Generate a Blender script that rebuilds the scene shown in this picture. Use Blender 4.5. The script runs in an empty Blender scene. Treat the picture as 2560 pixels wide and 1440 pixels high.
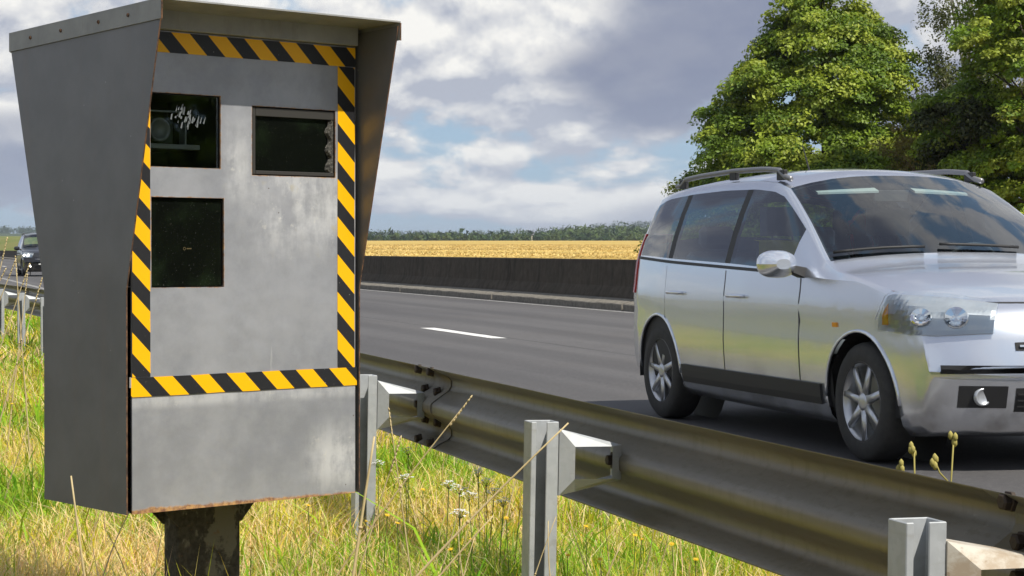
import bpy, bmesh, math, random
import numpy as np
from mathutils import Vector, Matrix
from mathutils.bvhtree import BVHTree

R = math.radians
sc = bpy.context.scene
col = sc.collection
random.seed(11)
rng = np.random.default_rng(11)

# ------------------------------------------------------------------ camera
EYE = 1.12
YAW = 17.77
cam_d = bpy.data.cameras.new('camera')
cam_d.lens = 68.9
cam_d.sensor_width = 36
cam_d.clip_start = 0.05
cam_d.clip_end = 20000
cam = bpy.data.objects.new('camera', cam_d)
cam.location = (0, 0, EYE)
cam.rotation_euler = (R(90 - 1.146), 0, R(-YAW))
col.objects.link(cam)
sc.camera = cam
cam_d.dof.use_dof = False

# ------------------------------------------------------------------ node helper
class E:
    """a socket (or a number) that can be combined into shader maths"""
    def __init__(s, nt, v): s.nt = nt; s.v = v
    def _m(s, op, *o, clamp=False):
        n = s.nt.nodes.new('ShaderNodeMath'); n.operation = op; n.use_clamp = clamp
        for i, a in enumerate((s,) + o):
            a = a.v if isinstance(a, E) else a
            if isinstance(a, (int, float)): n.inputs[i].default_value = a
            else: s.nt.links.new(a, n.inputs[i])
        return E(s.nt, n.outputs[0])
    def __add__(s, o): return s._m('ADD', o)
    __radd__ = __add__
    def __sub__(s, o): return s._m('SUBTRACT', o)
    def __rsub__(s, o): return E(s.nt, o)._m('SUBTRACT', s)
    def __mul__(s, o): return s._m('MULTIPLY', o)
    __rmul__ = __mul__
    def __truediv__(s, o): return s._m('DIVIDE', o)
    def __rtruediv__(s, o): return E(s.nt, o)._m('DIVIDE', s)
    def pw(s, o): return s._m('POWER', o)
    def abs(s): return s._m('ABSOLUTE')
    def frac(s): return s._m('FRACT')
    def floor(s): return s._m('FLOOR')
    def lt(s, o): return s._m('LESS_THAN', o)
    def gt(s, o): return s._m('GREATER_THAN', o)
    def mn(s, o): return s._m('MINIMUM', o)
    def mx(s, o): return s._m('MAXIMUM', o)
    def clamp(s): return s._m('ADD', 0.0, clamp=True)
    def step(s, lo, hi):
        n = s.nt.nodes.new('ShaderNodeMapRange'); n.interpolation_type = 'SMOOTHSTEP'; n.clamp = True
        s.nt.links.new(s.v, n.inputs[0])
        n.inputs[1].default_value = lo; n.inputs[2].default_value = hi
        n.inputs[3].default_value = 0; n.inputs[4].default_value = 1
        return E(s.nt, n.outputs[0])

class NT:
    def __init__(s, nt): s.nt = nt
    def new(s, t): return s.nt.nodes.new(t)
    def link(s, a, b): s.nt.links.new(a.v if isinstance(a, E) else a, b)
    def coord(s, which='Object'):
        return s.new('ShaderNodeTexCoord').outputs[which]
    def position(s): return s.new('ShaderNodeNewGeometry').outputs['Position']
    def sep(s, v):
        n = s.new('ShaderNodeSeparateXYZ'); s.link(v, n.inputs[0])
        return [E(s.nt, o) for o in n.outputs]
    def comb(s, x, y, z):
        n = s.new('ShaderNodeCombineXYZ')
        for i, a in enumerate((x, y, z)):
            if isinstance(a, E): s.link(a, n.inputs[i])
            else: n.inputs[i].default_value = a
        return n.outputs[0]
    def scale(s, v, k):
        n = s.new('ShaderNodeVectorMath'); n.operation = 'MULTIPLY'; s.link(v, n.inputs[0])
        n.inputs[1].default_value = k if hasattr(k, '__len__') else (k, k, k); return n.outputs[0]
    def noise(s, v, scale, detail=4, rough=.55, dist=0.0, color=False):
        n = s.new('ShaderNodeTexNoise'); s.link(v, n.inputs['Vector'])
        n.inputs['Scale'].default_value = scale; n.inputs['Detail'].default_value = detail
        n.inputs['Roughness'].default_value = rough; n.inputs['Distortion'].default_value = dist
        return n.outputs['Color'] if color else E(s.nt, n.outputs['Fac'])
    def voro(s, v, scale, feature='F1', out='Distance'):
        n = s.new('ShaderNodeTexVoronoi'); n.feature = feature; s.link(v, n.inputs['Vector'])
        n.inputs['Scale'].default_value = scale
        return E(s.nt, n.outputs[out]) if out == 'Distance' else n.outputs[out]
    def mix(s, f, a, b):
        n = s.new('ShaderNodeMix'); n.data_type = 'RGBA'
        if isinstance(f, E): s.link(f, n.inputs[0])
        else: n.inputs[0].default_value = f
        for i, c in ((6, a), (7, b)):
            if isinstance(c, tuple): n.inputs[i].default_value = (*c, 1) if len(c) == 3 else c
            else: s.link(c, n.inputs[i])
        return n.outputs[2]
    def gain(s, c, k):
        """colour times a number"""
        n = s.new('ShaderNodeVectorMath'); n.operation = 'SCALE'; s.link(c, n.inputs[0])
        if isinstance(k, E): s.link(k, n.inputs['Scale'])
        else: n.inputs['Scale'].default_value = k
        return n.outputs[0]
    def bump(s, h, strength=.3, dist=.01):
        n = s.new('ShaderNodeBump'); s.link(h, n.inputs['Height'])
        n.inputs['Strength'].default_value = strength; n.inputs['Distance'].default_value = dist
        return n.outputs[0]
    def attr(s, name, out='Color'):
        n = s.new('ShaderNodeAttribute'); n.attribute_name = name
        return n.outputs[out]

MATS = {}
def material(name, base=(.5, .5, .5), rough=.6, metal=0.0, spec=.5, fn=None, **kw):
    if name in MATS: return MATS[name]
    m = bpy.data.materials.new(name); m.use_nodes = True
    b = m.node_tree.nodes['Principled BSDF']
    b.inputs['Base Color'].default_value = (*base, 1)
    b.inputs['Roughness'].default_value = rough
    b.inputs['Metallic'].default_value = metal
    b.inputs['Specular IOR Level'].default_value = spec
    for k, v in kw.items():
        b.inputs[k.replace('_', ' ')].default_value = v
    if fn:
        g = NT(m.node_tree)
        for k, v in fn(g).items():
            g.link(v, b.inputs[k.replace('_', ' ')])
    MATS[name] = m
    return m

# ------------------------------------------------------------------ sky, clouds, sun
SUN_EL = 53.0
SUN_H = Vector((0.493, -0.870, 0)).normalized()          # towards the sun, on the ground
sun_az = math.atan2(SUN_H.x, SUN_H.y)
world = bpy.data.worlds.new('World'); sc.world = world; world.use_nodes = True
wn = world.node_tree
for n in list(wn.nodes): wn.nodes.remove(n)
g = NT(wn)
sky = g.new('ShaderNodeTexSky'); sky.sky_type = 'NISHITA'; sky.sun_disc = False
sky.sun_elevation = R(SUN_EL); sky.sun_rotation = sun_az
sky.air_density = 1.0; sky.dust_density = 0.6; sky.ozone_density = 1.4
d = g.coord('Generated')
dx, dy, dz = g.sep(d)
zc = dz.mx(0.0)
def cloud_at(lift):
    up = (zc + (0.06 + lift))._m('LOGARITHM', math.e) * 1.15
    q = g.comb(dx * 5.0 + CX, dy * 5.0 + CY, up)
    big = g.noise(g.comb(dx * 5.0 + CX, dy * 5.0 + CY, up * 1.7), 0.60, 2, .45)
    mid = g.noise(q, 1.7, 7, .56, .12)
    bil = g.voro(g.scale(q, (1, 1, 1.15)), 5.5)            # rounded heads
    return big, mid - bil * .11 + .045
CX, CY = 14.6, 19.8
b0, m0 = cloud_at(0.0)
b1, m1 = cloud_at(0.008)
dens0 = m0 * .74 + b0 * .26
dens1 = m1 * .74 + b1 * .26
cover = dens0.step(.415, .475)
lit = ((dens0 - dens1) * 11.0 + .50).clamp()               # bright tops, grey flat undersides
thick = b0.step(.46, .55) * m0.step(.32, .46)             # deep banks are darker below
ccol = g.mix(lit, (6.6, 7.0, 8.2), (14.2, 13.9, 13.2))
ccol = g.mix(thick * .90, ccol, (3.2, 3.6, 5.2))
haze_low = (1.0 - (dz * 10.0).clamp()).pw(1.5)            # distant cloud melts into pale air
ccol = g.mix(haze_low * .50, ccol, (7.8, 8.7, 10.3))
clear = g.mix(.60, sky.outputs[0], (5.6, 8.6, 12.4))
scol = g.mix(cover * .95, clear, ccol)
bg = g.new('ShaderNodeBackground'); g.link(scol, bg.inputs[0]); bg.inputs[1].default_value = 0.066
wo = g.new('ShaderNodeOutputWorld'); g.link(bg.outputs[0], wo.inputs[0])

sun_d = bpy.data.lights.new('sun', 'SUN')
sun_d.energy = 4.9; sun_d.angle = R(.53); sun_d.color = (1.0, .95, .86)
sun = bpy.data.objects.new('sun', sun_d); col.objects.link(sun)
sv = Vector((SUN_H.x * math.cos(R(SUN_EL)), SUN_H.y * math.cos(R(SUN_EL)), math.sin(R(SUN_EL))))
sun.rotation_euler = sv.to_track_quat('Z', 'Y').to_euler()
sun.location = sv * 60

sc.view_settings.view_transform = 'Standard'
sc.view_settings.look = 'None'
sc.view_settings.gamma = 1
sc.view_settings.use_curve_mapping = False
sc.view_settings.exposure = 0.10
sc.cycles.use_denoising = True
sc.cycles.max_bounces = 5
sc.cycles.transparent_max_bounces = 14
sc.cycles.volume_bounces = 0
sc.cycles.use_fast_gi = False
sc.cycles.sample_clamp_indirect = 6

# ------------------------------------------------------------------ mesh helpers
class MB:
    def __init__(s): s.v = []; s.f = []; s.m = []
    def vert(s, p): s.v.append(tuple(p)); return len(s.v) - 1
    def face(s, ids, m=0): s.f.append(tuple(ids)); s.m.append(m)
    def poly(s, pts, m=0): s.face([s.vert(p) for p in pts], m)
    def box(s, lo, hi, m=0):
        x0, y0, z0 = lo; x1, y1, z1 = hi
        c = [s.vert(p) for p in ((x0,y0,z0),(x1,y0,z0),(x1,y1,z0),(x0,y1,z0),(x0,y0,z1),(x1,y0,z1),(x1,y1,z1),(x0,y1,z1))]
        for q in ((0,3,2,1),(4,5,6,7),(0,1,5,4),(1,2,6,5),(2,3,7,6),(3,0,4,7)): s.face([c[i] for i in q], m)
    def hexa(s, pts, m=0):
        c = [s.vert(p) for p in pts]
        for q in ((0,3,2,1),(4,5,6,7),(0,1,5,4),(1,2,6,5),(2,3,7,6),(3,0,4,7)): s.face([c[i] for i in q], m)
    def prism(s, poly, a, b, m=0):
        """poly: 3D points, extruded from offset a to offset b (vectors)"""
        a = Vector(a); b = Vector(b); n = len(poly)
        A = [s.vert(Vector(p) + a) for p in poly]; B = [s.vert(Vector(p) + b) for p in poly]
        s.face(A[::-1], m); s.face(B, m)
        for i in range(n): s.face((A[i], A[(i+1) % n], B[(i+1) % n], B[i]), m)
    def tube(s, pts, rad, n=8, m=0, caps=True):
        pts = [Vector(p) for p in pts]
        if not hasattr(rad, '__len__'): rad = [rad] * len(pts)
        prev = None; rings = []
        for i, p in enumerate(pts):
            t = (pts[min(i+1, len(pts)-1)] - pts[max(i-1, 0)])
            if t.length < 1e-9: t = Vector((0, 0, 1))
            t.normalize()
            a = Vector((1, 0, 0)) if abs(t.x) < .8 else Vector((0, 1, 0))
            if prev is not None and (prev - t * prev.dot(t)).length > 1e-3: a = prev
            u = (a - t * a.dot(t)).normalized(); w = t.cross(u); prev = u
            rings.append([s.vert(p + (u * math.cos(2*math.pi*k/n) + w * math.sin(2*math.pi*k/n)) * rad[i]) for k in range(n)])
        for r0, r1 in zip(rings, rings[1:]):
            for k in range(n): s.face((r0[k], r0[(k+1) % n], r1[(k+1) % n], r1[k]), m)
        if caps: s.face(rings[0][::-1], m); s.face(rings[-1], m)
    def lathe(s, prof, n=32, axis='y', m=0, c=(0, 0, 0)):
        """prof: (radius, along-axis) pairs, revolved about an axis through c"""
        rings = []
        for r, a in prof:
            ring = []
            for k in range(n):
                t = 2 * math.pi * k / n; p, q = r * math.cos(t), r * math.sin(t)
                P = {'y': (p, a, q), 'z': (p, q, a), 'x': (a, p, q)}[axis]
                ring.append(s.vert((P[0] + c[0], P[1] + c[1], P[2] + c[2])))
            rings.append(ring)
        for r0, r1 in zip(rings, rings[1:]):
            for k in range(n): s.face((r0[k], r0[(k+1) % n], r1[(k+1) % n], r1[k]), m)
    def grid(s, P, m=0):
        """P: rows of points"""
        ids = [[s.vert(p) for p in row] for row in P]
        for a, b in zip(ids, ids[1:]):
            for i in range(len(a) - 1): s.face((a[i], a[i+1], b[i+1], b[i]), m)
    def build(s, name, mats, parent=None, smooth=False, fix=True, bevel=0.0):
        me = bpy.data.meshes.new(name)
        me.from_pydata(s.v, [], s.f)
        mats = mats if isinstance(mats, (list, tuple)) else [mats]
        for mt in mats: me.materials.append(mt)
        if len(mats) > 1: me.polygons.foreach_set('material_index', s.m)
        if fix or bevel:
            bm = bmesh.new(); bm.from_mesh(me)
            if fix: bmesh.ops.recalc_face_normals(bm, faces=bm.faces)
            if bevel:
                bmesh.ops.remove_doubles(bm, verts=bm.verts, dist=1e-5)
                ed = [e for e in bm.edges if len(e.link_faces) == 2 and e.calc_face_angle(0) > .5]
                bmesh.ops.bevel(bm, geom=ed, offset=bevel, segments=1, affect='EDGES', clamp_overlap=True)
            bm.to_mesh(me); bm.free()
        if smooth: me.polygons.foreach_set('use_smooth', [True] * len(me.polygons))
        o = bpy.data.objects.new(name, me); col.objects.link(o)
        if parent: o.parent = parent
        return o

def np_mesh(name, V, F, mat, parent=None, smooth=False, colors=None, normals=None):
    """V (n,3), F (m,k): fast mesh from arrays, optional per-vertex colour 'tint'"""
    V = np.asarray(V, dtype=np.float32); F = np.asarray(F, dtype=np.int32)
    me = bpy.data.meshes.new(name); k = F.shape[1]
    me.vertices.add(len(V)); me.vertices.foreach_set('co', V.ravel())
    me.loops.add(F.size); me.loops.foreach_set('vertex_index', F.ravel())
    me.polygons.add(len(F))
    me.polygons.foreach_set('loop_start', np.arange(0, F.size, k, dtype=np.int32))
    me.polygons.foreach_set('loop_total', np.full(len(F), k, dtype=np.int32))
    if smooth: me.polygons.foreach_set('use_smooth', np.ones(len(F), dtype=bool))
    me.update(calc_edges=True)
    if colors is not None:
        a = me.color_attributes.new('tint', 'FLOAT_COLOR', 'POINT')
        c = np.ones((len(V), 4), dtype=np.float32); c[:, :3] = colors
        a.data.foreach_set('color', c.ravel())
    if mat: me.materials.append(mat)
    o = bpy.data.objects.new(name, me); col.objects.link(o)
    if parent: o.parent = parent
    return o

def tag(o, label=None, cat=None, group=None, kind=None):
    if label: o['label'] = label
    if cat: o['category'] = cat
    if group: o['group'] = group
    if kind: o['kind'] = kind
    return o
def empty(name, loc=(0, 0, 0), rz=0.0):
    o = bpy.data.objects.new(name, None); o.location = loc; o.rotation_euler = (0, 0, rz)
    o.empty_display_size = .1; col.objects.link(o); return o
def copy_tree(o, parent=None):
    c = o.copy(); col.objects.link(c); c.parent = parent
    for ch in list(o.children): copy_tree(ch, c)
    return c
def interp(x, tab):
    return float(np.interp(x, [t[0] for t in tab], [t[1] for t in tab]))

# ------------------------------------------------------------------ surface materials
def f_asphalt(g):
    p = g.position(); x, y, z = g.sep(p)
    fine = g.noise(p, 120, 3, .75); gr = g.noise(p, 26, 4, .75); mid = g.noise(p, 5, 4, .6)
    lng = g.noise(g.scale(p, (1, .05, 1)), 1.3, 4, .6); blot = g.noise(p, .3, 4, .6)
    c = g.mix(lng.step(.3, .7), (.078, .075, .077), (.118, .114, .114))
    c = g.mix(blot.step(.45, .65) * .5, c, (.10, .093, .09))
    c = g.mix(mid.step(.5, .7) * .35, c, (.07, .068, .07))
    c = g.mix(gr.step(.52, .70) * .50, c, (.20, .19, .185))
    c = g.mix(gr.step(.48, .30) * .45, c, (.045, .044, .045))
    c = g.mix(fine.step(.56, .70) * .55, c, (.28, .27, .26))
    tr = ((x - 5.15).abs().step(.42, .1)).mx((x - 6.75).abs().step(.42, .1)).mx((x - 8.6).abs().step(.42, .1)).mx((x - 10.2).abs().step(.42, .1))
    c = g.mix(tr * (lng * .5 + .10), c, (.062, .060, .062))                       # polished wheel tracks
    c = g.mix((x + g.noise(p, .8, 3) * .06 - 7.52).abs().lt(.012) * .8, c, (.02, .02, .02))   # paving joint
    c = g.mix(((x - 3.6).step(.5, -.3)) * gr.step(.40, .60) * .6, c, (.22, .195, .16))        # grit swept to the edge
    return {'Base_Color': c, 'Normal': g.bump(gr + fine, .7, .008)}
M_asphalt = material('asphalt', rough=.8, spec=.3, fn=f_asphalt)
def f_paint(g):
    p = g.position(); n = g.noise(p, 28, 5, .7); w = g.noise(p, 3, 3)
    c = g.mix((n * .7 + w * .3).step(.38, .52), (.34, .33, .32), (.78, .77, .74))
    return {'Base_Color': c}
M_paint = material('road_paint', rough=.7, fn=f_paint)
def f_grit(g):
    p = g.position(); n = g.noise(p, 40, 5, .7); s = g.voro(p, 55)
    c = g.mix(n.step(.3, .7), (.20, .165, .13), (.36, .31, .25))
    c = g.mix(s.lt(.2) * .6, c, (.45, .42, .38))
    return {'Base_Color': c, 'Normal': g.bump(n + s, .8, .01)}
M_grit = material('grit', rough=.95, spec=.2, fn=f_grit)
def f_soil(g):
    p = g.position(); n = g.noise(p, 7, 6, .65); m = g.noise(p, 60, 3, .7); b = g.noise(p, .6, 3)
    c = g.mix(n.step(.3, .7), (.055, .05, .018), (.17, .135, .055))
    c = g.mix(m.step(.5, .7) * .5, c, (.28, .22, .10))
    c = g.mix(b.step(.45, .65) * .5, c, (.07, .095, .02))
    return {'Base_Color': c, 'Normal': g.bump(n + m, .7, .03)}
M_soil = material('verge_soil', rough=1, spec=.1, fn=f_soil)
def f_ground(g):
    p = g.position(); n = g.noise(p, .02, 6, .6); m = g.noise(p, .6, 4, .7)
    c = g.mix(n.step(.35, .65), (.10, .12, .035), (.23, .18, .07))
    c = g.mix(m * .4, c, (.12, .11, .04))
    return {'Base_Color': c}
M_ground = material('far_ground', rough=1, spec=.1, fn=f_ground)
def field_fn(ca, cb, cc, rowdir, rowf):
    def f(g):
        p = g.position(); x, y, z = g.sep(p)
        ax = x * math.cos(rowdir) + y * math.sin(rowdir)
        wob = g.noise(p, .01, 3) * 8.0
        rows = ((ax + wob) * rowf)._m('SINE')
        tram = ((ax + wob) / 24.0).frac().lt(.09)
        n = g.noise(p, .35, 6, .7); b = g.noise(g.scale(p, (1, 1, 1)), .012, 4, .6)
        st = g.noise(g.comb(ax * .03, (y * math.cos(rowdir) - x * math.sin(rowdir)) * .004, 0.0), 1.0, 4, .6)
        c = g.mix(n.step(.3, .7), ca, cb)
        c = g.mix(st.step(.42, .62) * .7, c, cc)
        c = g.mix((rows * .5 + .5) * .22, c, cc)
        c = g.mix(tram * .35, c, cc)
        c = g.mix(b.step(.5, .7) * .35, c, cb)
        return {'Base_Color': c, 'Normal': g.bump(n, .6, .3)}
    return f
M_gold = material('stubble_field', rough=.95, spec=.15, fn=field_fn((.52, .36, .09), (.62, .46, .14), (.36, .235, .055), R(112), .8))
M_green = material('green_crop', rough=.95, spec=.15, fn=field_fn((.10, .13, .025), (.15, .18, .04), (.20, .18, .06), R(20), .8))
def f_hill(g):
    p = g.position(); n = g.noise(p, .03, 5, .7)
    return {'Base_Color': g.mix(n, (.03, .05, .02), (.07, .09, .035))}
M_hill = material('wooded_hill', rough=1, spec=.1, fn=f_hill)

def leaf_material(name, trans=.35, rough=.5, spec=.35):
    m = bpy.data.materials.new(name); m.use_nodes = True; g = NT(m.node_tree)
    b = m.node_tree.nodes['Principled BSDF']; out = m.node_tree.nodes['Material Output']
    c = g.attr('tint')
    g.link(c, b.inputs['Base Color']); b.inputs['Roughness'].default_value = rough
    b.inputs['Specular IOR Level'].default_value = spec
    t = g.new('ShaderNodeBsdfTranslucent'); g.link(c, t.inputs[0])
    mx = g.new('ShaderNodeMixShader'); mx.inputs[0].default_value = trans
    g.link(b.outputs[0], mx.inputs[1]); g.link(t.outputs[0], mx.inputs[2]); g.link(mx.outputs[0], out.inputs[0])
    return m
M_leaf = leaf_material('leaf', .35)
M_grass = leaf_material('grass_blade', .35, .6, .25)
M_farleaf = leaf_material('far_leaf', .15, .8, .1)

def f_concrete(g):
    p = g.position(); n = g.noise(p, 6, 6, .65); s = g.noise(g.scale(p, (1, 1, .15)), 5, 5, .6); b = g.noise(p, .5, 3)
    c = g.mix(n.step(.25, .75), (.058, .047, .036), (.092, .078, .060))
    c = g.mix(s.step(.45, .7) * .7, c, (.035, .03, .024))
    c = g.mix(b.step(.5, .7) * .4, c, (.055, .05, .038))
    return {'Base_Color': c, 'Normal': g.bump(n, .6, .02)}
M_concrete = material('weathered_concrete', rough=.95, spec=.2, fn=f_concrete)
def f_kerbcon(g):
    p = g.position(); n = g.noise(p, 9, 6, .7); s = g.noise(p, 60, 3, .7)
    c = g.mix(n.step(.3, .7), (.17, .155, .13), (.27, .248, .21))
    c = g.mix(s.step(.55, .7) * .5, c, (.07, .065, .055))
    return {'Base_Color': c, 'Normal': g.bump(n + s, .8, .02)}
M_kerbcon = material('kerb_concrete', rough=.95, spec=.2, fn=f_kerbcon)

# ------------------------------------------------------------------ ground, road, fields, hills
def sm(t): t = np.clip(t, 0, 1); return t * t * (3 - 2 * t)
def terrain(x, y):
    r = np.hypot(x, y); az = np.degrees(np.arctan2(x, y))
    xs = np.interp(y, [150, 300], [25, 15])
    slope = .0058 + .0022 * sm((8 - az) / 4)
    return slope * np.maximum(0, np.minimum(r, 950) - 60) * sm((x - xs) / 20) - .06

mb = MB(); mb.poly([(-9000, -3000, -.45), (9000, -3000, -.45), (9000, 9000, -.45), (-9000, 9000, -.45)])
tag(mb.build('ground', M_ground), kind='structure')

ys = np.concatenate([np.arange(-12, 40, .5), np.arange(40, 300, 6)]); xs = np.concatenate([np.arange(-30, -6, 3), np.arange(-6, 2.95, .22), [3.05]])
XX, YY = np.meshgrid(xs, ys)
def verge_z(x, y):
    return -.035 + .018 * np.sin(x * 2.1 + y * .9) * np.cos(y * 1.7 - x * .6) + .012 * np.sin(x * 5.3 + y * 4.1) - .03 * np.clip(-x, 0, 8)
ZZ = verge_z(XX, YY); ZZ[:, -1] = -.07
n0, n1_ = XX.shape
idx = np.arange(n0 * n1_).reshape(n0, n1_)
Fq = np.stack([idx[:-1, :-1], idx[:-1, 1:], idx[1:, 1:], idx[1:, :-1]], -1).reshape(-1, 4)
tag(np_mesh('verge', np.stack([XX, YY, ZZ], -1).reshape(-1, 3), Fq, M_soil, smooth=True), kind='structure')

def sheet(name, x0, x1, y0, y1, z, mat, parent=None, depth=None):
    mb = MB()
    n = max(1, int((y1 - y0) / 50))
    for i in range(n):
        a = y0 + (y1 - y0) * i / n; b = y0 + (y1 - y0) * (i + 1) / n
        mb.poly([(x0, a, z), (x1, a, z), (x1, b, z), (x0, b, z)])
    return mb.build(name, mat, parent)
mb = MB()
mb.box((3.02, -40, -.4), (12.95, 1200, 0.0))
road = tag(mb.build('road', M_asphalt), kind='structure')
sheet('road', 13.6, 24.2, -40, 260, 0.0, M_asphalt)['kind'] = 'structure'
# gritty ragged margin where the asphalt meets the verge
mb = MB(); rows = []
for i in range(700):
    y = -10 + i * .1
    rows.append([(2.93, y, -.05), (3.05, y, .006), (3.22 + .07 * math.sin(y * 3.1) + .05 * random.random(), y, .004)])
mb.grid(rows)
tag(mb.build('road_margin', M_grit), kind='structure')
M_worn = material('worn_road_paint', rough=.8, fn=lambda g: {'Base_Color': g.mix(g.noise(g.position(), 22, 6, .75).step(.44, .60), (.14, .138, .135), (.42, .41, .39))})
def marking(name, x, w, y0, y1, mat=M_paint):
    mb = MB(); n = max(2, int((y1 - y0) / .3)); n = min(n, 400); rows = []
    for i in range(n + 1):
        y = y0 + (y1 - y0) * i / n
        rows.append([(x - w / 2 + random.uniform(-.006, .006), y, .005), (x + w / 2 + random.uniform(-.006, .006), y, .005)])
    mb.grid(rows); return tag(mb.build(name, mat, road))
marking('edge_line', 4.25, .18, -10, 400, M_worn)
marking('edge_line', 12.42, .16, -10, 400, M_worn)
for k in range(-1, 14):
    marking('lane_dash', 7.3, .21, 23.3 + 13 * k, 26.7 + 13 * k)

def polar(name, az0, az1, naz, rfun0, r1, nr, mat, zfun):
    az = np.radians(np.linspace(az0, az1, naz)); V = []
    for a in az:
        r0 = rfun0(a); rr = r0 * (r1 / r0) ** np.linspace(0, 1, nr)
        x = rr * np.sin(a); y = rr * np.cos(a); V.append(np.stack([x, y, zfun(x, y)], -1))
    V = np.array(V); idx = np.arange(naz * nr).reshape(naz, nr)
    Fq = np.stack([idx[:-1, :-1], idx[:-1, 1:], idx[1:, 1:], idx[1:, :-1]], -1).reshape(-1, 4)
    return tag(np_mesh(name, V.reshape(-1, 3), Fq, mat, smooth=True), kind='structure')
polar('stubble_field', 7.5, 80, 90, lambda a: 25.5 / math.sin(a), 960, 60, M_gold, terrain)
polar('green_field', 1.0, 7.5, 20, lambda a: 250, 1500, 60, M_green, terrain)

# standing straw and stubble on the near part of the field
_r = np.sqrt(rng.uniform(95 ** 2, 420 ** 2, 60000)); _a = np.radians(rng.uniform(9, 30, 60000))
_x = _r * np.sin(_a); _y = _r * np.cos(_a); _k = _x > 27; _x, _y, _r = _x[_k], _y[_k], _r[_k]; _n = len(_x)
_z = terrain(_x, _y); _h = rng.uniform(.05, .17, _n) * (.7 + .3 * np.sin(_x * .11 + _y * .05)); _w = rng.uniform(.05, .16, _n) * (.5 + _r / 300)
_ax = rng.uniform(0, math.pi, _n); _dx, _dy = np.cos(_ax) * _w, np.sin(_ax) * _w
_V = np.stack([np.stack([_x - _dx, _y - _dy, _z - .02], 1), np.stack([_x + _dx, _y + _dy, _z - .02], 1), np.stack([_x + rng.normal(size=_n) * .08, _y + rng.normal(size=_n) * .08, _z + _h], 1)], 1).reshape(-1, 3)
_c = np.array([.66, .49, .19])[None] * rng.uniform(.82, 1.15, (_n, 1)) * (1 + .18 * np.sin((_x * .37 + _y * .93) * .12))[:, None]
tag(np_mesh('field_straw', _V, np.arange(3 * _n).reshape(-1, 3), M_farleaf, colors=np.repeat(_c, 3, 0)), 'cut golden straw standing on the harvested field', 'straw', kind='stuff')

def hill_z(x, y):
    r = np.hypot(x, y); az = np.degrees(np.arctan2(x, y))
    base = np.interp(az, [-10, 2, 8, 13, 16, 18, 20, 22, 40, 80], [5.5, 5.5, 5.2, 5.2, 4.6, 6.0, 8.4, 12.0, 12, 9])
    far = np.interp(az, [-10, 0, 3, 5, 8, 13, 16, 18, 21, 23, 30, 80], [24, 23, 23, 22, 20, 18, 17, 20, 30, 36, 32, 26])
    near = 5.0 + (base - 5.0) * sm((r - 950) / 400)
    return near + (far - near) * sm((r - 1500) / 1400) + .6 * np.sin(az * 3.1) * sm((r - 1200) / 600)
polar('hill', -12, 80, 140, lambda a: 940, 5200, 40, M_hill, hill_z)

# far woods: one mass of crowns
def foliage_mass(centers, radii, heights, ntri, tri, tints, dark=.55):
    """random triangles on and inside crowns; returns V, F, C"""
    Vs, Cs = [], []
    for c, r, h, t in zip(centers, radii, heights, tints):
        u = rng.normal(size=(ntri, 3)); u /= np.linalg.norm(u, axis=1)[:, None]
        rad = rng.uniform(.7, 1.05, ntri)[:, None] * (1 + .25 * np.sin(u[:, :1] * 5 + u[:, 1:2] * 4))
        P = c + u * rad * np.array([r, r, h * .5]) + np.array([0, 0, h * .5])
        for k in range(3):
            Vs.append(P + rng.normal(size=(ntri, 3)) * tri)
            Cs.append(np.repeat(np.array(t)[None], ntri, 0) * rng.uniform(.75, 1.25, (ntri, 1)))
    n = len(Vs) // 3
    V = np.stack([np.concatenate(Vs[k::3]) for k in range(3)], 1).reshape(-1, 3)
    C = np.stack([np.concatenate(Cs[k::3]) for k in range(3)], 1).reshape(-1, 3)
    return V, np.arange(len(V)).reshape(-1, 3), C
cen, rad, hei, tin = [], [], [], []
def wood(n, az0, az1, r0, r1, h0, h1, cols, zf):
    for _ in range(n):
        a = R(random.uniform(az0, az1)); r = random.uniform(r0, r1); x, y = r * math.sin(a), r * math.cos(a)
        h = random.uniform(h0, h1)
        cen.append(np.array([x, y, float(zf(np.array(x), np.array(y))) - .12 * h])); hei.append(h); rad.append(h * random.uniform(.5, .8))
        tin.append(random.choice(cols))
GD = [(.035, .065, .02), (.05, .085, .025), (.045, .07, .03)]; GL = [(.09, .13, .04), (.11, .15, .05), (.075, .11, .03)]
wood(330, 7, 40, 930, 975, 1.4, 2.8, GD + GL, hill_z)
wood(150, 7, 40, 960, 1060, 2.6, 4.6, GD + GL + GL, hill_z)
wood(420, 7, 40, 1100, 1420, 4.5, 7.5, GD + GL[:1], hill_z)
wood(60, 19, 24, 1050, 1250, 5, 9, GL, hill_z)
wood(300, -3, 8, 2700, 3000, 8, 12, GD, hill_z)
wood(300, 12, 40, 2700, 3000, 8, 12, GD, hill_z)
V, F, C = foliage_mass(cen, rad, hei, 80, .8, tin)
tag(np_mesh('far_woods', V, F, M_farleaf, colors=C), 'distant belt of trees and hedges along the low ridge', 'wood', kind='stuff')

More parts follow.
